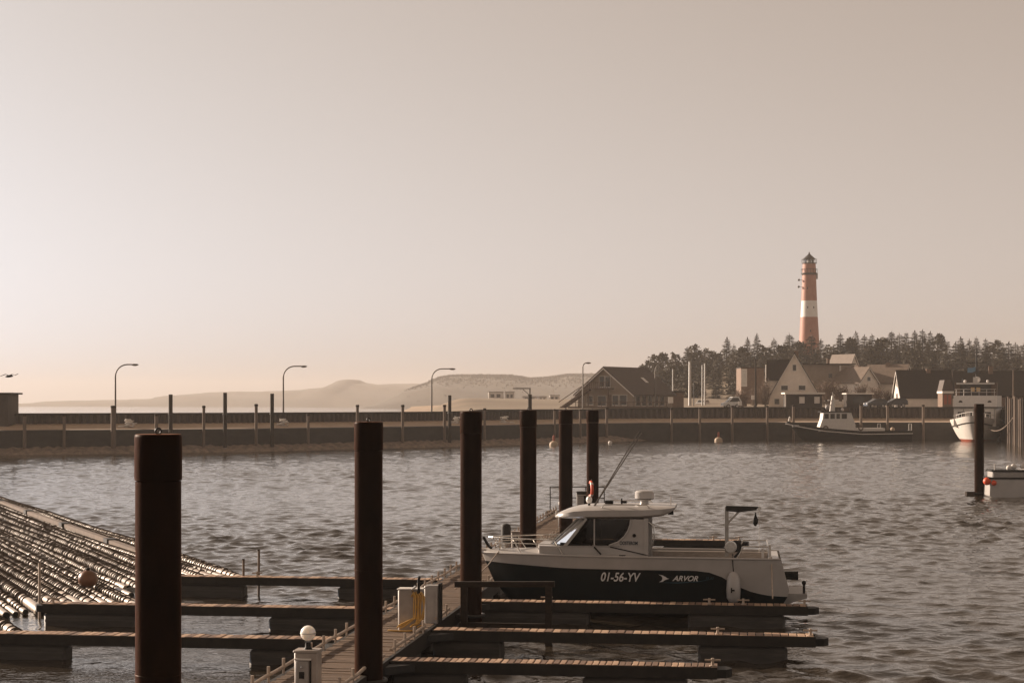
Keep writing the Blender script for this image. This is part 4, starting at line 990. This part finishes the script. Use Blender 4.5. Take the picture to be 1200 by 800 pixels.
# bare shrubs near the houses
def shrub_mesh(seed):
    rg = random.Random(seed); mb = MB()
    for i in range(70):
        a = rg.random()*6.28; l = rg.uniform(.35,1); d = Vector((math.cos(a)*rg.uniform(.1,.6),math.sin(a)*rg.uniform(.1,.6),1)).normalized()
        p0 = Vector((rg.uniform(-.15,.15),rg.uniform(-.15,.15),0)); p1 = p0+d*l*.6; p2 = p1+(d+Vector((rg.uniform(-.6,.6),rg.uniform(-.6,.6),.3))).normalized()*l*.4
        mb.tube([p0,p1,p2], [.016,.010,.004], 3, False)
        for j in range(3): q_ = p1.lerp(p2,rg.random()); mb.tube([q_,q_+Vector((rg.uniform(-.2,.2),rg.uniform(-.2,.2),rg.uniform(.0,.2)))], [.008,.004], 3, False)
    return mb.mesh('twigs', M_twig, None)
SHR = [shrub_mesh(s) for s in (1,2,3)]
STUMP = MB().tube([(0,0,-.1),(0,0,.25)], [.06,.03], 6).mesh('stem', M_bark)
for k, (px, ty, by, Y, wd, lab) in enumerate([(870,455,476,296,4.2,'bare brown bush below the bright window of the flat block'),(897,440,474,294,3.4,'tall bare shrub beside the pole left of the white gable house'),(884,452,475,292,3,'bare shrub at the foot of the tall dark pole'),(968,444,468,312,6.5,'wide bare thicket right of the white gable house'),(985,448,468,312,6,'dark bare thicket below the long flat-topped house'),(1008,448,466,318,4,'bare shrub in front of the small gabled house'),(1028,452,470,300,4.5,'bare shrub between the small gabled house and the dark barn'),(1040,456,470,296,3,'low bare shrub left of the dark barn gable')]):
    t = thing('bare_shrub', lab, 'shrub', (Xp(px,Y),Y,Zp(by,Y)), rnd.random()*6)
    h = (by-ty)*Y/F
    for nm, me in (('twigs', SHR[k%3]), ('stem', STUMP)): o = obj(nm, me, t); o.scale = (wd*.9,wd*.9,h)

# ---------------------------------------------------------------- houses
def gable_house(name, label, loc, rz, Wd, L, eave, ridge_h, wall_m, roof_m, front_windows=(), side_windows=(), chimney=None, over=.35, cat='house', door=None, skylight=None):
    """gable end at local y=0 facing -y, ridge along +y"""
    t = thing(name, label, cat, loc, rz); h = Wd/2
    MB().prism([(-h,-1.5),(h,-1.5),(h,eave),(0,ridge_h-.15),(-h,eave)], 0, L).build('wall', wall_m, t)
    sl = (ridge_h-eave)/h; rf = None
    for s in (-1,1):
        x1 = s*(h+over); z1 = eave-sl*over+.05
        p = [(0,ridge_h),(x1,z1),(x1,z1+.22),(0,ridge_h+.24)]
        rf = MB().prism(p, -over, L+over).build('roof', roof_m, t)
        MB().prism([(0,ridge_h-.22),(x1,z1-.2),(x1,z1-.004),(0,ridge_h-.004)], -over-.06, -over+.02).build('barge_board', M_frame if wall_m != M_brick else M_balc, t)
    if chimney: MB().box(chimney[0]-.35,chimney[0]+.35,chimney[1]-.35,chimney[1]+.35,eave,ridge_h+chimney[2]).build('chimney', M_brick, rf)
    if skylight: 
        x, y = skylight; z = ridge_h-sl*x+.26; MB().beam((x-.5,y,z+.5*sl),(x+.5,y,z-.5*sl),.9,.06).build('skylight', M_frame, rf)
    def win(x0,x1,z0,z1,sidew=False):
        b = .07
        if not sidew:
            f = MB().box(x0-b,x1+b,-.06,.02,z0-b,z1+b).build('window', M_frame, t); MB().box(x0,x1,-.09,-.02,z0,z1).build('pane', M_pane, f); MB().box(x0-.12,x1+.12,-.14,.0,z0-b-.07,z0-b-.002).build('sill', M_frame, f)
        else:
            f = MB().box(h-.02,h+.06,x0-b,x1+b,z0-b,z1+b).build('window', M_frame, t); MB().box(h+.02,h+.09,x0,x1,z0,z1).build('pane', M_pane, f)
    for q_ in front_windows: win(*q_)
    for q_ in side_windows: win(*q_, True)
    if door: MB().box(door[0],door[1],-.05,.02,0,2.1).build('door', M_balc, t)
    return t
# restaurant with balcony
Y = 268; base = Wp(709,478,Y)
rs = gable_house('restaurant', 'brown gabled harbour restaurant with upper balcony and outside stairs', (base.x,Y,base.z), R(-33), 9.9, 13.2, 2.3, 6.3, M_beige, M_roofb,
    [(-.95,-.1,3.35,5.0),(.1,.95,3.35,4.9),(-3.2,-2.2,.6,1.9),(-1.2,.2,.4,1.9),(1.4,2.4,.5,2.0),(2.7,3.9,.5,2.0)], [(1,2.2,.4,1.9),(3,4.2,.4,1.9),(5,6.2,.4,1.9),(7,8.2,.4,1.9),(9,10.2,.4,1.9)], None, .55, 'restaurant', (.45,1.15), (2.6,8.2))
MB().box(-2.1,1.6,-1.9,-.02,2.95,3.1).build('balcony_floor', M_balc, rs)
for k in range(11): MB().box(-2.1+.36*k,-2.02+.36*k,-1.9,-1.84,3.1,4.0).build('baluster', M_balc, rs)
MB().box(-2.15,1.65,-1.94,-1.82,4.0,4.1).build('balcony_rail', M_balc, rs)
for x in (-2.0,1.5): MB().box(x-.09,x+.09,-1.85,-1.67,-.2,2.95).build('balcony_post', M_balc, rs)
MB().prism([(-2.1,3.1),(-2.1,2.75),(-7.2,-.3),(-7.6,-.1)], -1.8, -.7).build('stair', M_balc, rs)
for dz in (.95,): MB().beam((-2.1,-1.8,3.1+dz),(-7.4,-1.8,.0+dz),.08,.1).build('stair_rail', M_balc, rs)
for k in range(8): x = -2.4-.65*k; MB().box(x-.03,x+.03,-1.83,-1.77,2.9-.6*k*.97,3.9-.6*k*.97).build('stair_baluster', M_balc, rs)
t = thing('terrace_wall', 'low dark planter wall and terrace fence before the restaurant', 'fence', (base.x,Y-4,base.z), R(-6))
MB().box(-6,9.5,-.15,.15,-1.2,.25).build('planter', M_balc, t)
for k in range(16): MB().box(-5.8+k,-5.7+k,-.05,.05,.25,1.0).build('fence_post', M_balc, t)
MB().box(-6,9.5,-.04,.04,.86,.96).build('fence_rail', M_balc, t)
t = thing('flat_annex', 'low flat-roofed annex at the right end of the restaurant', 'annex', (Xp(783,285),285,Zp(478,285)), 0)
MB().box(-2.2,2.6,0,4,-1,2.6).build('wall', M_brick, t); MB().box(-2.4,2.8,-.2,4.2,2.6,2.85).build('roof', M_roof, t); MB().box(-1,0,-.05,.02,.3,1.8).build('window', M_pane, t)
# white gable house
Y = 296; z0 = Zp(474,Y)
gh = gable_house('gable_house', 'pale house with a steep white gable facing the harbour', (Xp(931,Y),Y,z0), R(-10), 8.9, 9, 1.1, Zp(414.5,Y)-z0, M_render, M_roof,
    [(-.28,.28,5.9,6.9),(-2.25,-1.15,2.55,3.3),(.75,1.85,2.55,3.3),(-3.4,-2.6,.1,1.0),(2.0,3.0,.2,1.2)], (), (.3,.9,.55), .25)
wg = MB(); zr = Zp(422,Y)-z0; ze = Zp(444,Y)-z0
MB().prism([(2.2,-1),(7.8,-1),(7.8,ze),(5,zr-.2),(2.2,ze)], -4.6, 0, 'yz').build('wing_wall', M_render, gh)
for s in (-1,1): MB().prism([(5,zr),(5+s*3.2,ze-.25),(5+s*3.2,ze),(5,zr+.25)], -4.85, 0, 'yz').build('wing_roof', M_roof, gh)
# veranda in front of it
t = thing('veranda_kiosk', 'dark low kiosk with a pale canopy edge below the white gable', 'kiosk', (Xp(938,284),284,Zp(476,284)), 0)
MB().box(-2.4,3.6,0,3,-1,2.0).build('wall', M_roof, t); MB().box(-2.7,4.0,-.7,3.2,2.05,2.3).build('canopy', M_frame, t)
MB().box(-2.65,-2.5,-.6,-.45,-1,2.05).build('canopy_post', M_frame, t)
for x in (-.2,2.3): MB().box(x,x+.9,-.05,.02,.5,1.6).build('window', M_frame, t)
t = thing('flat_kiosk', 'dark kiosk with a pale roof edge between the pilot boat mast and the cars', 'kiosk', (Xp(1008,284),284,Zp(476,284)), 0)
MB().box(-2.2,2.0,0,3,-1,2.0).build('wall', M_roof, t); MB().box(-2.4,2.2,-.5,3.2,2.03,2.22).build('roof', M_frame, t); MB().box(-1.2,.6,-.05,.02,.5,1.5).build('window', M_pane, t)
# flat block with bright window
t = thing('flat_block', 'boxy brown building with one bright tall window beside bare trees', 'building', (Xp(880,330),330,Zp(470,330)), 0)
MB().box(-1.9,2.5,0,7,-2,Zp(431,330)-Zp(470,330)).build('wall', M_brick, t)
hz = Zp(431,330)-Zp(470,330); MB().box(-2.0,2.6,-.1,7.1,hz,hz+.15).build('roof', M_roof, t)
f_ = MB().box(-1.85,-.75,-.06,.02,hz-3.6,hz-.2).build('window', M_frame, t); MB().box(-1.7,-.9,-.08,-.03,hz-3.4,hz-.4).build('pane', M_carlight, f_)
# long flat-topped house
Y = 335; z0 = Zp(470,Y); hz = Zp(427,Y)-z0
t = thing('long_house', 'long beige flat-topped house behind the white gable', 'house', (Xp(971,Y),Y,z0), 0)
MB().box(-5.2,2.4,0,9,-2,hz).build('wall', M_beige, t); MB().box(2.4,5.0,-.5,9,-2,hz-.1).build('side_wall', M_beige, t)
MB().box(-5.4,5.2,-.7,9.2,hz,hz+.18).build('roof', M_roof, t)
MB().box(2.1,2.4,-.35,-.02,-1,hz-.2).build('downpipe', M_frame, t)
for x in (.0,3.4): MB().box(x,x+.7,-.56 if x > 2 else -.05,-.48 if x > 2 else .02,hz-2.6,hz-1.8).build('window', M_pane, t)
MB().box(-.1,.4,1,1.5,hz+.18,hz+1.2).build('chimney', M_brick, t)
# small gabled houses behind
Y = 330; z0 = Zp(466,Y)
gable_house('gable_house', 'small beige house with pale roof right of the long flat-topped house', (Xp(1018,Y),Y,z0), R(38), 5.4, 6.5, 3.0, Zp(431,Y)-z0, M_render, M_rooft, [(-.4,.4,3.3,4.0),(-1.8,-1,1,2)], (), (.4,3,.5), .3)
Y = 352; z0 = Zp(462,Y)
gable_house('gable_house', 'pointed-roof house mostly hidden, left of the small beige house', (Xp(1001,Y),Y,z0), R(35), 6, 6, 2.4, Zp(416,Y)-z0, M_render, M_rooft, [(-.4,.4,3,4)], (), None, .3)
Y = 336; z0 = Zp(464,Y)
gable_house('gable_house', 'pale-roofed house with a chimney above the dark barn', (Xp(1064,Y),Y,z0), R(58), 7, 8, 2.6, Zp(428,Y)-z0, M_render, M_rooft, [(-.4,.4,3.4,4.2)], (), (-.2,4,.6), .3)
# dark barns
Y = 282; z0 = Zp(474,Y)
gable_house('barn', 'dark barn with a narrow white gable at its left end', (Xp(1051.5,Y),Y,z0), R(-93.5), 8.4, 8.5, 1.2, Zp(435,Y)-z0, M_render, M_roof, [(-.5,.5,.6,1.8),(-.4,.4,3.0,3.9)], (), (.2,5,.4), .25, 'barn')
Y = 290; z0 = Zp(474,Y)
gable_house('barn', 'large dark hall roof behind the white ferry', (Xp(1118,Y),Y,z0), R(-102), 9.5, 14, 1.4, Zp(436,Y)-z0, M_brick, M_roof, [(-.5,.5,.6,1.8)], (), (.3,6,1.0), .25, 'barn')
Y = 268; z0 = Zp(475,Y)
t = thing('red_kiosk', 'small kiosk with red and white front left of the ferry', 'kiosk', (Xp(1112,Y),Y,z0), 0)
MB().box(-1.0,.6,0,3,-1,1.9).build('wall', M_brick, t); MB().box(-1.1,.7,-.3,3.2,1.9,2.25).build('roof', M_frame, t)
for x in (-.8,-.1): MB().box(x,x+.45,-.04,.01,.2,1.7).build('red_panel', M_reddull, t)
MB().prism([(-1.1,2.25),(.7,2.25),(.5,4.0),(-.7,4.0)], 0, 3).build('upper_roof', M_roofb, t)
# poles, masts, boards, people-free quay furniture
def pole(px, ty, by, Y, r, m, name, label, cat, cap=True):
    z0 = Zp(by,Y); t = thing(name, label, cat, (Xp(px,Y),Y,z0)); h = Zp(ty,Y)-z0
    MB().tube([(0,0,-.3),(0,0,h)], [r,r*.75], 8).build('shaft', m, t)
    MB().lathe([(r*.9,h),(r*.95,h+.08),(r*.3,h+.14)], n=8).build('cap', m, t)
pole(885.5,421,477,283,.17,M_timber,'pole','tall dark pole left of the white gable house','pole')
pole(788.5,433,476,300,.13,M_galv,'mast','slim pale mast right of the restaurant','mast')
pole(808.5,424,476,320,.30,M_galv,'mast','thick pale mast, left of the twin masts','mast')
pole(823,428,476,320,.14,M_galv,'mast','left of the twin pale masts before the wood','mast')
pole(826,426,476,322,.17,M_galv,'mast','right of the twin pale masts before the wood','mast')
pole(813,446,476,318,.09,M_darksteel,'lamp_pole','short thin dark pole between the masts','pole')
pole(1187.5,434,470,262,.12,M_post,'pole','pale pole at the right edge behind the quay piles','pole')
pole(897.5,428,446,325,.12,M_frame,'flue','short white flue pipe rising behind the flat block','flue')
for k, (px, ty, by, Y, wd, lab) in enumerate([(786,465,476,258,.75,'white notice board on a post right of the restaurant'),(867,470,477,262,.5,'small white box on the quay left of the tall dark pole'),(882.5,463,471,280,.45,'little white sign on the tall dark pole')]):
    t = thing('notice_board', lab, 'sign', (Xp(px,Y),Y,Zp(by,Y))); h = (by-ty)*Y/F
    MB().box(-wd/2,wd/2,-.05,.05,h*.35,h).build('panel', M_frame, t); MB().box(-.05,.05,-.03,.03,-.6,h*.35-.003).build('post', M_post, t)
def car(px, by, Y, L, rz, m, label, van=False):
    t = thing('parked_van' if van else 'parked_car', label, 'van' if van else 'car', (Xp(px,Y),Y,Zp(by,Y)), rz); h = L/2
    prof = [(-h,.35),(-h+.05,.8),(-h+.75,.95),(-h+1.5,1.75 if van else 1.42),(h-.5,1.8 if van else 1.42),(h-.05,1.0),(h,.4)]
    MB().prism(prof, -.85, .85).build('body', m, t)
    gl = [(-h+.95,1.0),(-h+1.55,1.6 if van else 1.34),(h-.6,1.6 if van else 1.34),(h-.3,1.0)]
    MB().prism(gl, -.87, .87).build('side_windows', M_pane, t)
    MB().beam((-h+.72,0,1.0),(-h+1.40,0,1.66 if van else 1.36),1.4,.05).build('windscreen', M_pane, t)
    for x in (-h+.8,h-.8):
        for yy in (-.78,.78):
            w_ = MB().lathe([(.32,-.1),(.32,.1)], n=16).build('wheel', M_black, t, loc=(x,yy,.32)); w_.rotation_euler = (R(90),0,0)
            MB().lathe([(.19,-.105),(.19,.105)], n=12).build('rim', M_galv, w_)
    for yy in (-.6,.6): MB().box(-h-.02,-h+.1,yy-.15,yy+.15,.62,.76).build('headlight', M_globe, t)
car(857,478,266,3.0,R(8),M_carlight,'white van parked behind the wall left of the tall dark pole',True)
car(1026,478,262,3.3,R(10),M_cardark,'dark car parked in front of the flat kiosk')
car(1050,477,264,3.3,R(8),M_cardark,'dark car parked below the white barn gable')
car(823,477,330,3.2,R(60),M_carlight,'distant white car at the foot of the twin masts')

# ---------------------------------------------------------------- boats and buoys across the basin
def simple_hull(L, B, sheer, keel, zsplit=None, rake=.8, full=.5, ns=26):
    """bow at local x=0; returns builder of a skin between two z functions of s"""
    def b(s): return B/2*min(1,(s/full))**.6 if s < full else B/2*(1-.12*((s-full)/(1-full))**2)
    def sec(s, z):
        zg = sheer(s); zk = keel(s); t = max(0,(z-zk)/(zg-zk)); return s*L+(1-s)**4*rake*(zg-z), max(.02,b(s))*(t**.35)
    def sk(z0, z1, nz=6, out=0):
        vs = []; fs = []
        for side in (-1,1):
            k0 = len(vs)
            for i in range(ns+1):
                s = (i/ns)**1.4
                for j in range(nz+1):
                    z = z0(s)+(z1(s)-z0(s))*j/nz; x, y = sec(s,z); vs.append((x,side*(y+out),z))
            for i in range(ns):
                for j in range(nz): fs.append((k0+i*(nz+1)+j,k0+(i+1)*(nz+1)+j,k0+(i+1)*(nz+1)+j+1,k0+i*(nz+1)+j+1))
        h = len(vs)//2; a = ns*(nz+1)
        for j in range(nz): fs.append((a+j,h+a+j,h+a+j+1,a+j+1)); fs.append((j,h+j,h+j+1,j+1))
        return MB().add(vs, fs)
    def deck(dz=-.02):
        vs = []; fs = []
        for i in range(ns+1):
            s = (i/ns)**1.4; x, y = sec(s, sheer(s)); vs += [(x,-y,sheer(s)+dz),(x,y,sheer(s)+dz)]
        for i in range(ns): fs.append((2*i,2*i+2,2*i+3,2*i+1))
        return MB().add(vs, fs)
    return sk, deck, sec
# pilot boat lying along the far wall
Y = 236; zs = F/Y
bo = Wp(921,472,Y); pb = thing('pilot_boat', 'dark-hulled workboat with a white wheelhouse moored along the far wall', 'boat', (bo.x,Y,0), R(-2))
sh = lambda s: ip(s,[0,.1,.3,.6,1],[2.75,2.35,1.75,1.35,1.45]); ke = lambda s: ip(s,[0,.1,1],[.6,-.5,-.8])
sk, dk, sec = simple_hull(17.0, 4.6, sh, ke)
sk(ke, sh).build('hull', M_black, pb, 50); dk(-.25).build('deck', M_grey, pb)
for sd in (-1,1): MB().tube([(sec(s,sh(s))[0],sd*(sec(s,sh(s))[1]+.05),sh(s)-.42) for s in [i/20 for i in range(21)]], .07, 6).build('rubbing_band', M_frame, pb)
def px_l(px): return (px-921)*Y/F
WX = px_l
MB().prism([(WX(957),1.3),(WX(962),3.0),(WX(963),3.9),(WX(995),3.9),(WX(1000),2.2),(WX(1000),1.3)], -1.45, 1.45).build('wheelhouse', M_frame, pb)
MB().box(WX(960),WX(996),-1.6,1.6,3.92,4.06).build('wheelhouse_roof', M_black, pb)
for a_, b_ in ((964,969),(971,976),(978,982),(984,990)): MB().box(WX(a_),WX(b_),-1.49,-1.44,3.05,3.72).build('window', M_pane, pb)
MB().box(WX(1000),WX(1034),-1.5,1.5,1.2,1.75).build('deck_house', M_frame, pb)
for px_ in (965.5,1006):
    MB().torus((WX(px_),-1.56,1.75), .28, .08, 'y', 16, 6).build('lifebuoy_ring', M_balc, pb)
m_ = MB().prism([(WX(972),4.06),(WX(974.5),6.2),(WX(976.5),6.2),(WX(978),4.06)], -.3, .3).build('mast', M_frame, pb)
MB().tube([(WX(975.5),0,6.2),(WX(975.5),0,6.7)], .05, 6).box(WX(970),WX(981),-.15,.15,5.5,5.62).box(WX(967),WX(974),-.15,.15,4.9,5.0).build('mast_spreader', M_frame, m_)
MB().sphere((WX(969),-.3,4.6), .32, 10, 6).build('searchlight', M_grey, pb)
MB().sphere((WX(986),-.5,4.3), .22, 10, 6).build('roof_light', M_frame, pb)
MB().box(WX(988),WX(994),-.4,.5,4.06,4.45).build('life_raft', M_balc, pb)
MB().tube([(.4,0,2.6),(.55,0,3.3)], .12, 8).build('bow_post', M_frame, pb); MB().box(WX(928),WX(942),-.8,.8,1.9,2.2).build('bow_locker', M_grey, pb)
for px_ in (1026,1062): MB().tube([(WX(px_),-1.2,1.2),(WX(px_),-1.2,2.35)], .06, 6).tube([(WX(px_)+.35,-1.2,1.2),(WX(px_)+.35,-1.2,2.35),(WX(px_),-1.2,2.35)], .06, 6).build('stern_hoop', M_frame, pb)
MB().sphere((WX(1043),-1.3,1.6), .3, 10, 6).build('fender_ball', M_buoy, pb)
# white ferry seen from the bow
Y = 229; fp = Wp(1140,472,Y)
fb = thing('ferry', 'white passenger ferry with red waterline seen bow-on at the right', 'ferry', (Xp(1140,227),227,0), R(71))
sh = lambda s: ip(s,[0,.15,.4,1],[3.05,2.65,2.25,2.2]); ke = lambda s: ip(s,[0,.08,1],[.4,-.6,-1.0])
sk, dk, sec = simple_hull(21, 6.6, sh, ke, rake=.6, full=.28)
sk(ke, lambda s: .32, 4).build('hull_bottom', M_reddull, fb, 50); sk(lambda s: .32, lambda s: sh(s)-.55, 4, .01).build('hull', M_frame, fb, 50)
sk(lambda s: sh(s)-.55, lambda s: sh(s)-.38, 1, .06).build('rubbing_strake', M_darksteel, fb, 50); sk(lambda s: sh(s)-.38, lambda s: sh(s)+.45 if s < .35 else sh(s)+.2, 3, .02).build('bulwark', M_frame, fb, 50)
dk(-.1).build('deck', M_grey, fb)
MB().box(3.6,18,-2.75,2.75,2.0,4.5).build('main_cabin', M_frame, fb)
MB().box(3.2,18.4,-3.0,3.0,4.52,4.68).build('upper_deck', M_darksteel, fb)
MB().prism([(4.0,4.68),(4.6,6.2),(16,6.2),(16,4.68)], -2.85, 2.85).build('upper_cabin', M_frame, fb)
MB().box(5.4,9.4,-2.2,2.2,6.2,7.7).build('wheelhouse', M_darksteel, fb); MB().box(5.0,9.8,-2.5,2.5,7.72,7.95).build('wheelhouse_roof', M_frame, fb)
for yy in (-1.75,-.6,.55): MB().box(5.33,5.38,yy,yy+1.05,6.65,7.5).build('wheelhouse_window', M_pane, fb)
for yy in (-.62,.12): MB().box(5.30,5.325,yy,yy+.5,6.75,7.3).build('lit_sign', M_sign, fb)
for yy in (-2.1,-.35,1.3):
    w_ = MB().box(3.55,3.62,yy,yy+.9,2.9,4.0).build('window', M_pane, fb)
for yy in (-2.2,1.6): MB().lathe([(.26,-.03),(.26,.03)], n=14).build('porthole', M_pane, fb, loc=(4.25,yy+.3,5.3)).rotation_euler = (0,R(68),0)
for yy in (-2.4,2.4): MB().box(5.2,8.5,yy-.35,yy+.35,6.2,8.0).build('funnel', M_balc, fb)
for yy in (-2.5,-1.5,-.5,.5,1.5,2.5): MB().tube([(4.75,yy,6.2),(4.75,yy,7.05)], .035, 5).build('upper_rail_post', M_frame, fb)
for z_ in (6.65,7.05): MB().tube([(4.75,-2.7,z_),(4.75,2.7,z_)], .03, 5).build('upper_rail', M_frame, fb)
MB().box(4.9,5.3,-.3,.3,7.95,8.7).build('searchlight_box', M_frame, fb)
for yy in (-1.6,1.4): MB().sphere((5.4,yy,8.15), .2, 10, 6).build('deck_light', M_frame, fb)
for yy in (-2.62,-1.3,.05,1.4): MB().box(3.53,3.61,yy,yy+.12,2.5,4.4).build('cabin_stanchion', M_grey, fb)
m_ = MB().tube([(7.4,0,7.9),(7.4,0,12.6)], [.17,.10], 8).build('mast', M_darksteel, fb)
MB().tube([(7.4,-1.4,10.7),(7.4,1.4,10.7)], .06, 6).tube([(7.4,-.6,9.3),(7.4,.6,9.3)], .06, 6).build('yard', M_darksteel, m_)
MB().sphere((7.4,-.1,8.4), .42, 12, 8).build('radar_ball', M_frame, m_)
for yy in (-1.7,1.9): MB().tube([(7.6,yy,7.9),(7.6,yy,9.6+yy*.9 if yy < 0 else 8.6)], .05, 6).build('aerial', M_darksteel, m_)
fl = []
for i in range(7): fl.append((7.45,-.1+.22*i*1,10.2-.04*i+.05*math.sin(i*1.4)))
vs = [p for p in fl]+[(p[0]+.03,p[1],p[2]-.65) for p in fl]; MB().add(vs,[(i,i+1,8+i,7+i) for i in range(6)]).build('flag', M_blue, m_, 60)
for s_ in (-1,1):
    MB().tube([(sec(s,sh(s))[0],s_*sec(s,sh(s))[1],sh(s)+.95) for s in [i*.02 for i in range(12)]], .035, 5).build('bow_rail', M_frame, fb)
    for i in range(0,12,2): x_,y_ = sec(i*.02,sh(i*.02)); MB().tube([(x_,s_*y_,sh(i*.02)+.4),(x_,s_*y_,sh(i*.02)+.95)], .03, 5).build('rail_post', M_frame, fb)
t = thing('mooring_line', 'heavy pale mooring rope sagging from the ferry to the quay piles', 'rope', (0,0,0))
a_, b_ = Vector((Xp(1158,Y-1),Y-1,Zp(502,Y-1))), Vector((Xp(1188,214),214,Zp(488,214)))
MB().tube([a_.lerp(b_,i/8)-Vector((0,0,.9*4*(i/8)*(1-i/8))) for i in range(9)], .07, 6).build('line', M_post, t)
# near right pile, landing stage and white skiff
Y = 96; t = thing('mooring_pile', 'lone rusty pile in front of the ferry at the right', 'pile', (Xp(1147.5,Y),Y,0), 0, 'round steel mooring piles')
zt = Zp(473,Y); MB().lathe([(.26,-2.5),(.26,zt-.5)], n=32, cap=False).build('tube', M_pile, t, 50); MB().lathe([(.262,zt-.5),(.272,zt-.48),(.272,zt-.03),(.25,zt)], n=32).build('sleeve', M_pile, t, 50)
t = thing('landing_stage', 'small dark landing stage around the lone right-hand pile', 'pontoon', (Xp(1147.5,Y),Y,0), 0)
MB().box(-.75,-.3,-.2,.2,-.2,.22).box(.3,1.1,-.35,-.1,.05,.25).build('arm', M_timber, t); MB().torus((0,0,.14), .31, .05, 'z', 20, 6).build('pile_guide', M_darksteel, t)
MB().box(1.05,8,.1,1.2,-.3,.28).build('deck', M_deck, t)
Y = 95; sp = Wp(1156,472,Y)
sk8 = thing('work_skiff', 'white skiff with a red fender and clutter at the right edge', 'boat', (sp.x,Y,0), R(-4))
MB().prism([(0,.08),(.05,1.0),(6.5,1.05),(6.5,-.2),(.3,-.2)], -.85, .85).build('hull', M_white, sk8)
MB().box(-.05,6.5,-.90,.90,1.0,1.10).build('gunwale', M_black, sk8)
MB().box(2.6,6.5,-.87,.87,-.21,.22).build('boot_stripe', M_black, sk8)
MB().rbox(.15,1.9,-.8,.6,1.10,1.42,.06).build('covered_box', M_grey, sk8); MB().rbox(.1,2.0,-.84,.65,1.42,1.5,.03).build('box_lid', M_black, sk8)
MB().prism([(1.75,1.5),(2.0,1.2),(2.4,1.2),(2.55,1.55)], -.6, .4).build('fish_crate', M_frame, sk8)
MB().tube([(.35,-.5,1.5),(.35,-.5,1.85)], .04, 6).build('light_post', M_frame, sk8)
for x_, z_ in ((1.2,1.62),(1.45,1.7),(1.95,1.72),(2.2,1.66)): MB().sphere((x_,-.2,z_-.02), .17, 10, 7, (1,.8,.9)).build('net_float', M_frame, sk8)
MB().rbox(2.7,6.4,-.7,.7,1.1,1.45,.08).build('net_heap', M_tarp, sk8)
MB().sphere((-.12,-.75,.88), .22, 14, 9).build('red_fender', M_red, sk8)
MB().sphere((.22,-.92,.80), .15, 12, 8).build('small_fender', M_red, sk8)
for k, (px, by, Y, lab) in enumerate([(649,520.5,207,'small mooring buoy with a red top marker left of the restaurant'),(842,516,230,'small mooring buoy with a red top marker below the parked van')]):
    t = thing('buoy', lab, 'buoy', (Xp(px,Y),Y,0))
    MB().lathe([(.2,-.3),(.5,-.1),(.55,.12),(.48,.4),(.2,.6),(.12,.62)], n=16).build('body', M_buoy, t); MB().lathe([(.1,.6),(.14,.75),(.14,1.2),(.05,1.3)], n=10).build('topmark', M_reddull, t)
t = thing('buoy', 'tiny white ball buoy at the wall foot right of the slim piles', 'buoy', (Xp(715,218),218,0)); MB().sphere((0,0,.12), .26, 12, 8).build('body', M_frame, t); MB().tube([(0,0,.3),(0,0,.5)], .05, 6).build('eye', M_darksteel, t)

# ---------------------------------------------------------------- haze: warm sea air over the whole scene
hm = bpy.data.materials.new('sea_haze'); hm.use_nodes = True; n = hm.node_tree; n.nodes.clear()
ho = n.nodes.new('ShaderNodeOutputMaterial'); pv = n.nodes.new('ShaderNodeVolumePrincipled')
pv.inputs['Color'].default_value = (.75,.69,.645,1); pv.inputs['Density'].default_value = HAZE; pv.inputs['Anisotropy'].default_value = .2
n.links.new(pv.outputs[0], ho.inputs['Volume'])
hzb = MB().box(-4200,4200,-60,4200,-3.5,58).build('haze', hm, None, None); hzb['kind'] = 'stuff'; hzb['label'] = 'warm haze hanging over the harbour'
